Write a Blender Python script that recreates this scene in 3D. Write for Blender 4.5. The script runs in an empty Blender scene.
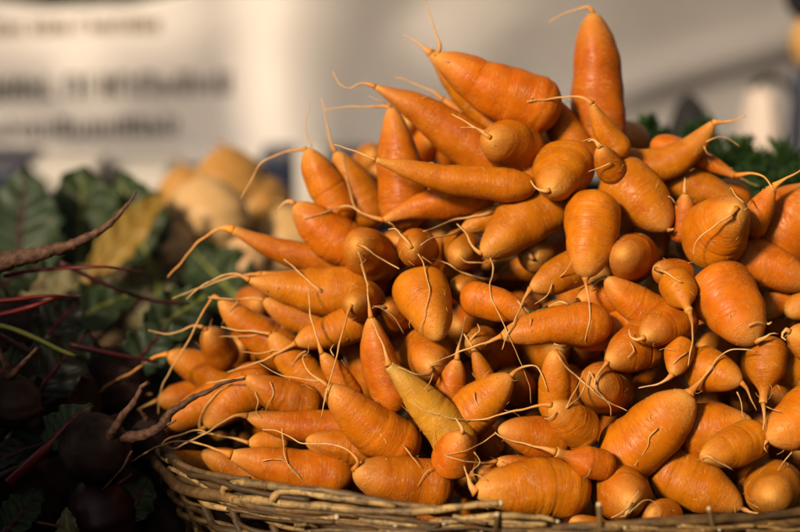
import bpy, math, random
import numpy as np
from mathutils import Vector, noise as mnoise

R = math.radians
random.seed(11)
sc = bpy.context.scene
col = sc.collection

# ------------------------------------------------------------------ camera
FPX = 70 / 36 * 800            # focal length in photo pixels (800 wide)
D0 = 0.86                      # focus distance, metres
K = D0 / FPX                   # metres per photo pixel at the focus distance
PITCH = R(15)
CAMP = Vector((0, 0, 1.2))
FWD = Vector((0, math.cos(PITCH), -math.sin(PITCH)))
UPV = Vector((0, math.sin(PITCH), math.cos(PITCH)))
RGT = Vector((1, 0, 0))
cam_d = bpy.data.cameras.new('camera')
cam_d.lens = 70; cam_d.sensor_width = 36; cam_d.clip_start = 0.02; cam_d.clip_end = 500
cam_d.dof.use_dof = True; cam_d.dof.focus_distance = D0; cam_d.dof.aperture_fstop = 3.4
cam = bpy.data.objects.new('camera', cam_d); col.objects.link(cam)
cam.location = CAMP; cam.rotation_euler = (R(90) - PITCH, 0, 0)
sc.camera = cam

# ------------------------------------------------------------------ sky, sun, exposure
SUNV = Vector((-0.52, -0.68, 0.51)).normalized()      # towards the sun
w = bpy.data.worlds.new('World'); sc.world = w; w.use_nodes = True
nt = w.node_tree; nt.nodes.clear()
sky = nt.nodes.new('ShaderNodeTexSky'); sky.sky_type = 'NISHITA'; sky.sun_disc = False
sky.sun_elevation = math.asin(SUNV.z); sky.sun_rotation = math.atan2(SUNV.x, SUNV.y)
sky.air_density = 1.0; sky.dust_density = 4.0; sky.ozone_density = 1.0
hsv = nt.nodes.new('ShaderNodeHueSaturation'); hsv.inputs['Saturation'].default_value = 0.40
tint = nt.nodes.new('ShaderNodeMix'); tint.data_type = 'RGBA'; tint.blend_type = 'MULTIPLY'
tint.inputs[0].default_value = 1.0; tint.inputs[7].default_value = (1.0, 0.92, 0.83, 1)
bg = nt.nodes.new('ShaderNodeBackground'); bg.inputs['Strength'].default_value = 0.05
wo = nt.nodes.new('ShaderNodeOutputWorld')
nt.links.new(sky.outputs[0], hsv.inputs['Color']); nt.links.new(hsv.outputs[0], tint.inputs[6])
nt.links.new(tint.outputs[2], bg.inputs[0]); nt.links.new(bg.outputs[0], wo.inputs[0])
sun_d = bpy.data.lights.new('sun', 'SUN'); sun_d.energy = 4.2; sun_d.angle = R(8); sun_d.color = (1, 0.80, 0.56)
sun = bpy.data.objects.new('sun', sun_d); col.objects.link(sun)
sun.rotation_euler = SUNV.to_track_quat('Z', 'Y').to_euler()
vs = sc.view_settings
vs.view_transform = 'Standard'; vs.look = 'None'; vs.gamma = 1; vs.use_curve_mapping = False
vs.exposure = 0.5
sc.render.engine = 'CYCLES'
sc.cycles.use_denoising = True
sc.cycles.max_bounces = 8; sc.cycles.diffuse_bounces = 1
sc.cycles.sample_clamp_indirect = 6

# ------------------------------------------------------------------ helpers
def W(px, py, s=0.0):
    """photo pixel + depth behind the focus plane (in focus-plane pixels) -> world point"""
    px, py, s = float(px), float(py), float(s)
    D = D0 + s * K
    return CAMP + D * (FWD + RGT * ((px - 400) / FPX) - UPV * ((py - 266) / FPX))
def MPP(s):
    return (D0 + s * K) / FPX

def tag(o, label=None, cat=None, group=None, kind=None):
    if label: o['label'] = label
    if cat: o['category'] = cat
    if group: o['group'] = group
    if kind: o['kind'] = kind
    return o

def mk(name, verts, faces, mat, parent=None, loc=None, smooth=True, attrs=None):
    me = bpy.data.meshes.new(name)
    loc = Vector(loc) if loc is not None else Vector((0, 0, 0))
    va = np.asarray(verts, dtype=np.float64).reshape(-1, 3) - np.array(loc)
    me.from_pydata(va.tolist(), [], faces)
    if smooth:
        me.polygons.foreach_set('use_smooth', [True] * len(me.polygons))
    if attrs:
        for k, v in attrs.items():
            v = np.asarray(v, dtype=np.float32)
            if v.ndim == 1:
                a = me.attributes.new(k, 'FLOAT', 'POINT'); a.data.foreach_set('value', v)
            else:
                a = me.attributes.new(k, 'FLOAT_VECTOR', 'POINT'); a.data.foreach_set('vector', v.ravel())
    me.materials.append(mat); me.update()
    o = bpy.data.objects.new(name, me); col.objects.link(o)
    if parent is not None:
        o.parent = parent
        o.location = loc - world_loc(parent)
    else:
        o.location = loc
    return o

def world_loc(o):
    v = Vector(o.location)
    while o.parent is not None:
        o = o.parent; v += Vector(o.location)
    return v

def empty(name, loc):
    o = bpy.data.objects.new(name, None); col.objects.link(o); o.location = loc
    o.empty_display_size = 0.02
    return o

def catmull(pts, n):
    pts = [np.array(p, float) for p in pts]
    if len(pts) == 2:
        return [pts[0] + (pts[1] - pts[0]) * t for t in np.linspace(0, 1, n)]
    P = [2 * pts[0] - pts[1]] + pts + [2 * pts[-1] - pts[-2]]
    L = [np.linalg.norm(pts[i + 1] - pts[i]) + 1e-9 for i in range(len(pts) - 1)]
    cum = np.concatenate([[0], np.cumsum(L)])
    out = []
    for d in np.linspace(0, cum[-1], n):
        i = min(int(np.searchsorted(cum, d, 'right')) - 1, len(pts) - 2)
        t = (d - cum[i]) / L[i]
        a, b, c, e = P[i], P[i + 1], P[i + 2], P[i + 3]
        out.append(0.5 * ((2 * b) + (c - a) * t + (2 * a - 5 * b + 4 * c - e) * t * t + (3 * b - a - 3 * c + e) * t ** 3))
    return out

def tube_geo(pts, radii, seg=6, flat=1.0, cap=True):
    """swept tube -> verts, faces, t attribute, angles"""
    pts = np.array([list(p) for p in pts], float); n = len(pts)
    tan = np.gradient(pts, axis=0); tan /= (np.linalg.norm(tan, axis=1, keepdims=True) + 1e-12)
    ref = np.array([0.13, 0.21, 0.97])
    if abs(tan[0] @ ref) > 0.9: ref = np.array([0.97, 0.2, 0.1])
    N = np.cross(tan[0], ref); N /= np.linalg.norm(N)
    V = []; T = []; A = []
    ang = np.linspace(0, 2 * np.pi, seg, endpoint=False)
    for i in range(n):
        N = N - tan[i] * (N @ tan[i]); N /= (np.linalg.norm(N) + 1e-12)
        B = np.cross(tan[i], N)
        rr = radii[i] if not np.isscalar(radii[i]) else np.full(seg, radii[i])
        V.append(pts[i] + np.outer(rr * np.cos(ang), N) + np.outer(rr * np.sin(ang) * flat, B))
        T.append(np.full(seg, i / (n - 1))); A.append(ang)
    V = np.concatenate(V); T = np.concatenate(T); A = np.concatenate(A)
    F = []
    for i in range(n - 1):
        for j in range(seg):
            k = (j + 1) % seg
            F.append((i * seg + j, i * seg + k, (i + 1) * seg + k, (i + 1) * seg + j))
    if cap:
        F.append(tuple(range(seg - 1, -1, -1))); F.append(tuple(range((n - 1) * seg, n * seg)))
    return V, F, T, A

# ------------------------------------------------------------------ materials
def newmat(name):
    m = bpy.data.materials.new(name); m.use_nodes = True
    n = m.node_tree; b = n.nodes['Principled BSDF']
    return m, n, b
def N(nt_, t, **kw):
    x = nt_.nodes.new(t)
    for k, v in kw.items():
        if k.startswith('i_'): x.inputs[k[2:]].default_value = v
        else: setattr(x, k, v)
    return x
def ramp(nt_, stops, fac):
    r = nt_.nodes.new('ShaderNodeValToRGB')
    e = r.color_ramp.elements
    while len(e) < len(stops): e.new(0.5)
    for i, (p, c) in enumerate(stops):
        e[i].position = p
        e[i].color = (c, c, c, 1) if np.isscalar(c) else (*c, 1)
    nt_.links.new(fac, r.inputs[0])
    return r
def mix(nt_, fac, a, b, mode='MIX'):
    x = nt_.nodes.new('ShaderNodeMix'); x.data_type = 'RGBA'; x.blend_type = mode
    for s, v in ((0, fac), (6, a), (7, b)):
        if hasattr(v, 'is_output'): nt_.links.new(v, x.inputs[s])
        elif np.isscalar(v): x.inputs[s].default_value = v
        else: x.inputs[s].default_value = (*v, 1)
    return x.outputs[2]
def mth(nt_, op, a, b=None, clamp=False):
    x = nt_.nodes.new('ShaderNodeMath'); x.operation = op; x.use_clamp = clamp
    for s, v in ((0, a), (1, b)):
        if v is None: continue
        if hasattr(v, 'is_output'): nt_.links.new(v, x.inputs[s])
        else: x.inputs[s].default_value = v
    return x.outputs[0]

def carrot_material(name, c1, c2, pale, sss=0.14):
    m, n, b = newmat(name); L = n.links.new
    at = N(n, 'ShaderNodeAttribute', attribute_name='cc')
    tt = N(n, 'ShaderNodeAttribute', attribute_name='tt')
    oi = N(n, 'ShaderNodeObjectInfo')
    big = N(n, 'ShaderNodeTexNoise', i_Scale=1.3, i_Detail=3.0); L(at.outputs['Vector'], big.inputs['Vector'])
    base = mix(n, ramp(n, [(0.3, 0.0), (0.7, 1.0)], big.outputs[0]).outputs[0], c1, c2)
    hs = N(n, 'ShaderNodeHueSaturation')
    L(mth(n, 'MULTIPLY_ADD', oi.outputs['Random'], 0.014), hs.inputs['Hue'])
    n.nodes[-1].inputs[2].default_value = 0.494
    rv = mth(n, 'FRACT', mth(n, 'MULTIPLY', oi.outputs['Random'], 17.3))
    v = mth(n, 'MULTIPLY', rv, 0.30); v = mth(n, 'ADD', v, 0.84); L(v, hs.inputs['Value'])
    L(base, hs.inputs['Color']); base = hs.outputs[0]
    # stretched coordinate: rings around the carrot
    mp = N(n, 'ShaderNodeMapping'); mp.inputs['Scale'].default_value = (0.42, 0.42, 4.0); L(at.outputs['Vector'], mp.inputs[0])
    rn = N(n, 'ShaderNodeTexNoise', i_Scale=1.6, i_Detail=4.0, i_Roughness=0.65, i_Distortion=0.35); L(mp.outputs[0], rn.inputs['Vector'])
    line = ramp(n, [(0.455, 0.0), (0.485, 1.0), (0.50, 1.0), (0.53, 0.0)], rn.outputs[0])
    gate = N(n, 'ShaderNodeTexNoise', i_Scale=2.4, i_Detail=1.0); L(at.outputs['Vector'], gate.inputs['Vector'])
    gater = ramp(n, [(0.46, 0.0), (0.60, 1.0)], gate.outputs[0])
    lines = mth(n, 'MULTIPLY', line.outputs[0], gater.outputs[0])
    base = mix(n, mth(n, 'MULTIPLY', lines, 0.32), base, pale)
    # darker ring creases
    mp2 = N(n, 'ShaderNodeMapping'); mp2.inputs['Scale'].default_value = (0.35, 0.35, 3.0); mp2.inputs['Location'].default_value = (7, 3, 1)
    L(at.outputs['Vector'], mp2.inputs[0])
    rn2 = N(n, 'ShaderNodeTexNoise', i_Scale=1.9, i_Detail=3.0, i_Distortion=0.3); L(mp2.outputs[0], rn2.inputs['Vector'])
    crease = ramp(n, [(0.47, 0.0), (0.5, 1.0), (0.53, 0.0)], rn2.outputs[0])
    cg = N(n, 'ShaderNodeTexNoise', i_Scale=1.7, i_Detail=2.0); L(at.outputs['Vector'], cg.inputs['Vector'])
    cgr = ramp(n, [(0.42, 0.0), (0.62, 1.0)], cg.outputs[0])
    crs = mth(n, 'MULTIPLY', crease.outputs[0], cgr.outputs[0])
    base = mix(n, mth(n, 'MULTIPLY', crs, 0.30), base, (0.26, 0.06, 0.006))
    # specks and soil
    sp = N(n, 'ShaderNodeTexNoise', i_Scale=11.0, i_Detail=2.0); L(at.outputs['Vector'], sp.inputs['Vector'])
    spk = ramp(n, [(0.70, 0.0), (0.76, 1.0)], sp.outputs[0])
    base = mix(n, mth(n, 'MULTIPLY', spk.outputs[0], 0.55), base, (0.16, 0.045, 0.012))
    dn = N(n, 'ShaderNodeTexNoise', i_Scale=3.2, i_Detail=6.0, i_Roughness=0.7); L(at.outputs['Vector'], dn.inputs['Vector'])
    dr = ramp(n, [(0.52, 0.0), (0.72, 1.0)], dn.outputs[0])
    rv2 = mth(n, 'FRACT', mth(n, 'MULTIPLY', oi.outputs['Random'], 41.7))
    base = mix(n, mth(n, 'MULTIPLY', dr.outputs[0], mth(n, 'MULTIPLY', rv2, 0.55)), base, (0.25, 0.085, 0.016))
    # pale rubbed scars
    sn = N(n, 'ShaderNodeTexNoise', i_Scale=2.1, i_Detail=7.0, i_Roughness=0.6, i_Distortion=1.2); L(at.outputs['Vector'], sn.inputs['Vector'])
    scar = ramp(n, [(0.62, 0.0), (0.66, 1.0), (0.69, 0.0)], sn.outputs[0])
    base = mix(n, mth(n, 'MULTIPLY', scar.outputs[0], 0.35), base, pale)
    # pale skin towards the root tip
    tipm = ramp(n, [(0.72, 0.0), (0.93, 0.35), (1.0, 0.8)], tt.outputs['Fac'])
    base = mix(n, tipm.outputs[0], base, pale)
    L(base, b.inputs['Base Color'])
    fine = N(n, 'ShaderNodeTexNoise', i_Scale=16.0, i_Detail=4.0); L(at.outputs['Vector'], fine.inputs['Vector'])
    rg = ramp(n, [(0.3, 0.30), (0.7, 0.50)], dn.outputs[0]); L(rg.outputs[0], b.inputs['Roughness'])
    b.inputs['Specular IOR Level'].default_value = 0.20
    b.inputs['Subsurface Weight'].default_value = sss
    b.inputs['Subsurface Radius'].default_value = (1.0, 0.35, 0.08); b.inputs['Subsurface Scale'].default_value = 0.003
    h = mth(n, 'MULTIPLY', lines, 1.0)
    h = mth(n, 'SUBTRACT', h, mth(n, 'MULTIPLY', crs, 1.0))
    h = mth(n, 'ADD', h, mth(n, 'MULTIPLY', rn.outputs[0], 0.7))
    h = mth(n, 'ADD', h, mth(n, 'MULTIPLY', fine.outputs[0], 0.35))
    bp = N(n, 'ShaderNodeBump', i_Strength=0.36, i_Distance=0.0010); L(h, bp.inputs['Height'])
    L(bp.outputs[0], b.inputs['Normal'])
    return m

M = {}
M['carrot'] = carrot_material('carrot_skin', (0.455, 0.130, 0.0025), (0.36, 0.080, 0.0018), (0.56, 0.28, 0.065))
M['carrot_pale'] = carrot_material('pale_carrot_skin', (0.47, 0.215, 0.014), (0.36, 0.165, 0.013), (0.48, 0.30, 0.09))

def root_material(name, a, c, dark):
    m, n, b = newmat(name); L = n.links.new
    tt = N(n, 'ShaderNodeAttribute', attribute_name='tt')
    co = N(n, 'ShaderNodeTexCoord')
    no = N(n, 'ShaderNodeTexNoise', i_Scale=260.0, i_Detail=3.0); L(co.outputs['Object'], no.inputs['Vector'])
    base = mix(n, ramp(n, [(0.0, 0.0), (0.30, 0.75), (0.6, 1.0)], tt.outputs['Fac']).outputs[0], a, c)
    base = mix(n, ramp(n, [(0.56, 0.0), (0.72, 0.6)], no.outputs[0]).outputs[0], base, dark)
    L(base, b.inputs['Base Color']); b.inputs['Roughness'].default_value = 0.6
    b.inputs['Specular IOR Level'].default_value = 0.25
    bp = N(n, 'ShaderNodeBump', i_Strength=0.5, i_Distance=0.0006); L(no.outputs[0], bp.inputs['Height']); L(bp.outputs[0], b.inputs['Normal'])
    return m
M['root'] = root_material('carrot_root', (0.44, 0.15, 0.012), (0.52, 0.31, 0.12), (0.24, 0.10, 0.03))
M['root_orange'] = root_material('carrot_root_orange', (0.72, 0.24, 0.02), (0.72, 0.33, 0.08), (0.40, 0.14, 0.03))

ALB = 0.72
def simple(name, c1, c2, scale=40.0, rough=0.6, bump=0.3, dist=0.002, spec=0.3, coord='Object', stretch=None, detail=4.0):
    m, n, b = newmat(name); L = n.links.new
    co = N(n, 'ShaderNodeTexCoord'); src = co.outputs[coord]
    if stretch:
        mp = N(n, 'ShaderNodeMapping'); mp.inputs['Scale'].default_value = stretch; L(src, mp.inputs[0]); src = mp.outputs[0]
    no = N(n, 'ShaderNodeTexNoise', i_Scale=scale, i_Detail=detail); L(src, no.inputs['Vector'])
    c1 = [x * ALB for x in c1]; c2 = [x * ALB for x in c2]
    L(mix(n, ramp(n, [(0.32, 0.0), (0.68, 1.0)], no.outputs[0]).outputs[0], c1, c2), b.inputs['Base Color'])
    b.inputs['Roughness'].default_value = rough; b.inputs['Specular IOR Level'].default_value = spec
    if bump:
        bp = N(n, 'ShaderNodeBump', i_Strength=bump, i_Distance=dist); L(no.outputs[0], bp.inputs['Height']); L(bp.outputs[0], b.inputs['Normal'])
    return m
M['beet'] = simple('beet_skin', (0.006, 0.003, 0.003), (0.075, 0.045, 0.036), 60, 0.75, 0.9, 0.004, 0.12, detail=8.0)
M['beet_red'] = simple('red_beet_skin', (0.018, 0.002, 0.003), (0.036, 0.005, 0.006), 60, 0.45, 0.3, 0.001, 0.3)
M['beet_root'] = simple('beet_taproot', (0.05, 0.022, 0.016), (0.17, 0.085, 0.05), 240, 0.65, 0.8, 0.002, 0.2)
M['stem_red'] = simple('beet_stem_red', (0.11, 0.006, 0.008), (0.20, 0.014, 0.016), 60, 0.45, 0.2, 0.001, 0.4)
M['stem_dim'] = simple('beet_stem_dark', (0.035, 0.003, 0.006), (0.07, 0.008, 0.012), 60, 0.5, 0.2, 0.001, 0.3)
M['stem_green'] = simple('leaf_stalk_green', (0.16, 0.19, 0.035), (0.22, 0.22, 0.05), 60, 0.5, 0.2, 0.001, 0.3)

def leaf_material(name, c1, c2, vein, rough=0.5):
    c1, c2, vein = [[x * 0.8 for x in c] for c in (c1, c2, vein)]
    m, n, b = newmat(name); L = n.links.new
    at = N(n, 'ShaderNodeAttribute', attribute_name='uvv')
    sx = N(n, 'ShaderNodeSeparateXYZ'); L(at.outputs['Vector'], sx.inputs[0])
    co = N(n, 'ShaderNodeTexCoord')
    no = N(n, 'ShaderNodeTexNoise', i_Scale=30.0, i_Detail=5.0); L(co.outputs['Object'], no.inputs['Vector'])
    base = mix(n, ramp(n, [(0.3, 0.0), (0.7, 1.0)], no.outputs[0]).outputs[0], c1, c2)
    ax = mth(n, 'ABSOLUTE', sx.outputs[0])
    mid = ramp(n, [(0.03, 1.0), (0.09, 0.0)], ax)
    w_ = mth(n, 'SINE', mth(n, 'MULTIPLY', mth(n, 'SUBTRACT', sx.outputs[1], mth(n, 'MULTIPLY', ax, 0.32)), 44.0))
    side = ramp(n, [(0.93, 0.0), (1.0, 0.7)], w_)
    v = mth(n, 'MAXIMUM', mid.outputs[0], side.outputs[0])
    L(mix(n, mth(n, 'MULTIPLY', v, 0.5), base, vein), b.inputs['Base Color'])
    b.inputs['Roughness'].default_value = rough; b.inputs['Specular IOR Level'].default_value = 0.3
    bp = N(n, 'ShaderNodeBump', i_Strength=0.5, i_Distance=0.003); L(mth(n, 'SUBTRACT', no.outputs[0], v), bp.inputs['Height']); L(bp.outputs[0], b.inputs['Normal'])
    tr = N(n, 'ShaderNodeBsdfTranslucent'); tr.inputs['Color'].default_value = (*[min(1, x * 1.6) for x in c2], 1)
    mx = N(n, 'ShaderNodeMixShader'); mx.inputs[0].default_value = 0.25
    L(b.outputs[0], mx.inputs[1]); L(tr.outputs[0], mx.inputs[2]); L(mx.outputs[0], n.nodes['Material Output'].inputs[0])
    return m
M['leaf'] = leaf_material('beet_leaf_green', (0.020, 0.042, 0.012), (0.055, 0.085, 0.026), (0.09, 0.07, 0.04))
M['leaf_blue'] = leaf_material('leaf_grey_green', (0.026, 0.050, 0.024), (0.05, 0.08, 0.036), (0.09, 0.05, 0.04))
M['leaf_pale'] = leaf_material('leaf_pale_olive', (0.15, 0.14, 0.065), (0.24, 0.21, 0.11), (0.26, 0.10, 0.08))
M['leaf_yellow'] = leaf_material('leaf_yellowed', (0.30, 0.18, 0.025), (0.40, 0.26, 0.05), (0.34, 0.20, 0.05))
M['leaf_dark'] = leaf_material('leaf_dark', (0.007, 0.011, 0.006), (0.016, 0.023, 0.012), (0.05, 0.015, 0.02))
M['frond'] = simple('carrot_frond_green', (0.018, 0.050, 0.011), (0.045, 0.095, 0.02), 30, 0.55, 0, 0, 0.25)
M['turnip_a'] = simple('golden_turnip_skin', (0.56, 0.33, 0.13), (0.64, 0.42, 0.19), 14, 0.5, 0.2, 0.002, 0.3)
M['turnip_b'] = simple('ochre_turnip_skin', (0.44, 0.21, 0.045), (0.54, 0.29, 0.08), 12, 0.5, 0.2, 0.002, 0.3)
M['turnip_c'] = simple('peach_turnip_skin', (0.62, 0.36, 0.16), (0.66, 0.42, 0.22), 12, 0.5, 0.2, 0.002, 0.3)
M['wicker'] = simple('wicker_twig', (0.26, 0.135, 0.035), (0.58, 0.38, 0.15), 55, 0.55, 0.8, 0.0022, 0.35, detail=7.0)
M['wicker_dark'] = simple('old_wicker_twig', (0.05, 0.026, 0.009), (0.24, 0.13, 0.040), 60, 0.6, 0.8, 0.0022, 0.3, detail=7.0)
for k_ in ('wicker', 'wicker_dark'):
    n_ = M[k_].node_tree; b_ = n_.nodes['Principled BSDF']; src_ = b_.inputs['Base Color'].links[0].from_socket
    oi_ = N(n_, 'ShaderNodeObjectInfo'); hs_ = N(n_, 'ShaderNodeHueSaturation'); n_.links.new(src_, hs_.inputs['Color'])
    n_.links.new(mth(n_, 'ADD', mth(n_, 'MULTIPLY', oi_.outputs['Random'], 0.85), 0.38), hs_.inputs['Value'])
    co_ = N(n_, 'ShaderNodeTexCoord'); fl_ = N(n_, 'ShaderNodeTexNoise', i_Scale=210.0, i_Detail=5.0, i_Roughness=0.7); n_.links.new(co_.outputs['Object'], fl_.inputs['Vector']); no_ = N(n_, 'ShaderNodeTexNoise', i_Scale=16.0, i_Detail=6.0, i_Roughness=0.7); n_.links.new(co_.outputs['Object'], no_.inputs['Vector'])
    n_.links.new(mix(n_, ramp(n_, [(0.48, 0.0), (0.66, 0.8)], no_.outputs[0]).outputs[0], mix(n_, ramp(n_, [(0.50, 0.0), (0.62, 0.75)], fl_.outputs[0]).outputs[0], hs_.outputs[0], (0.04, 0.022, 0.01)), (0.035, 0.02, 0.01)), b_.inputs['Base Color'])
M['twig_cut'] = simple('cut_twig_pith', (0.55, 0.42, 0.25), (0.68, 0.55, 0.36), 300, 0.7, 0.3, 0.0006, 0.2)
M['table'] = simple('dark_table_wood', (0.012, 0.009, 0.007), (0.035, 0.024, 0.017), 12, 0.65, 0.4, 0.002, 0.25, stretch=(1, 8, 8))
M['crate'] = simple('crate_wood', (0.16, 0.10, 0.055), (0.27, 0.18, 0.10), 20, 0.7, 0.4, 0.002, 0.2, stretch=(1, 6, 6))
M['ground'] = simple('paving', (0.10, 0.09, 0.08), (0.14, 0.125, 0.11), 6, 0.85, 0.4, 0.01, 0.2)
M['print'] = simple('banner_print', (0.055, 0.045, 0.045), (0.075, 0.06, 0.06), 20, 0.6, 0, 0, 0.2)
M['print_brown'] = simple('banner_print_brown', (0.30, 0.20, 0.11), (0.36, 0.25, 0.14), 20, 0.6, 0, 0, 0.2)
M['navy'] = simple('navy_plastic', (0.010, 0.016, 0.045), (0.02, 0.028, 0.06), 20, 0.4, 0, 0, 0.4)
M['white'] = simple('white_board', (0.60, 0.57, 0.53), (0.68, 0.65, 0.61), 20, 0.5, 0, 0, 0.3)
M['black'] = simple('black_cloth', (0.010, 0.010, 0.012), (0.022, 0.021, 0.023), 30, 0.8, 0.4, 0.003, 0.2)
M['ochre'] = simple('ochre_cloth', (0.50, 0.27, 0.07), (0.58, 0.34, 0.11), 12, 0.8, 0.3, 0.003, 0.2)
M['pink'] = simple('pale_pink_bag', (0.62, 0.52, 0.47), (0.68, 0.58, 0.53), 8, 0.6, 0.3, 0.003, 0.3)
M['hedge'] = simple('hedge_leaf', (0.010, 0.018, 0.007), (0.03, 0.045, 0.015), 30, 0.6, 0, 0, 0.2)

def cloth(name, c1, c2, trans, tcol):
    m = simple(name, c1, c2, 9, 0.85, 0.25, 0.004, 0.1)
    n = m.node_tree; b = n.nodes['Principled BSDF']
    tr = N(n, 'ShaderNodeBsdfTranslucent'); tr.inputs['Color'].default_value = (*tcol, 1)
    mx = N(n, 'ShaderNodeMixShader'); mx.inputs[0].default_value = trans
    n.links.new(b.outputs[0], mx.inputs[1]); n.links.new(tr.outputs[0], mx.inputs[2]); n.links.new(mx.outputs[0], n.nodes['Material Output'].inputs[0])
    return m
M['banner'] = cloth('banner_cloth', (1.08, 1.03, 1.03), (1.14, 1.09, 1.085), 0.10, (0.7, 0.65, 0.6))
M['sun_mask'] = cloth('sun_mask_cloth', (0.74, 0.71, 0.66), (0.78, 0.75, 0.70), 0.5, (0.85, 0.80, 0.75))  # cloth of the added net that patterns sunlight on the banner
M['blocker_cloth'] = simple('blocker_canvas', (0.10, 0.085, 0.06), (0.13, 0.11, 0.08), 9, 0.85, 0.25, 0.004, 0.1)  # dark cloth of the added sky light blockers

# ------------------------------------------------------------------ ground and table
def box(name, lo, hi, mat, parent=None, bev=0.0):
    (x0, y0, z0), (x1, y1, z1) = lo, hi
    V = [(x0, y0, z0), (x1, y0, z0), (x1, y1, z0), (x0, y1, z0), (x0, y0, z1), (x1, y0, z1), (x1, y1, z1), (x0, y1, z1)]
    F = [(0, 3, 2, 1), (4, 5, 6, 7), (0, 1, 5, 4), (1, 2, 6, 5), (2, 3, 7, 6), (3, 0, 4, 7)]
    o = mk(name, V, F, mat, parent, loc=((x0 + x1) / 2, (y0 + y1) / 2, z0), smooth=False)
    if bev:
        md = o.modifiers.new('bevel', 'BEVEL'); md.width = bev; md.segments = 2
    return o
tag(mk('ground', [(-150, -150, 0), (150, -150, 0), (150, 150, 0), (-150, 150, 0)], [(0, 1, 2, 3)], M['ground'], smooth=False), kind='structure')
TZ = 0.735
tb = empty('market_table', (0, 0.95, 0)); tag(tb, 'dark wooden market table under the basket and the beets', 'table')
for i in range(6):
    y = 0.48 + i * 0.18
    box('plank', (-1.0, y, TZ - 0.03), (1.0, y + 0.175, TZ), M['table'], tb, 0.003)
for x in (-0.93, 0.87):
    for y in (0.52, 1.46):
        box('leg', (x, y, 0), (x + 0.06, y + 0.06, TZ - 0.031), M['table'], tb, 0.003)

# ------------------------------------------------------------------ the heap of carrots
def SURF(x, y):
    """how far the heap's face lies behind the focus plane (focus-plane pixels)"""
    s = 0.30 * (275 - y)
    s += (max(0, 520 - x) / 350) ** 2 * 160
    s -= 0.10 * max(0, x - 600)
    return s

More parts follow.
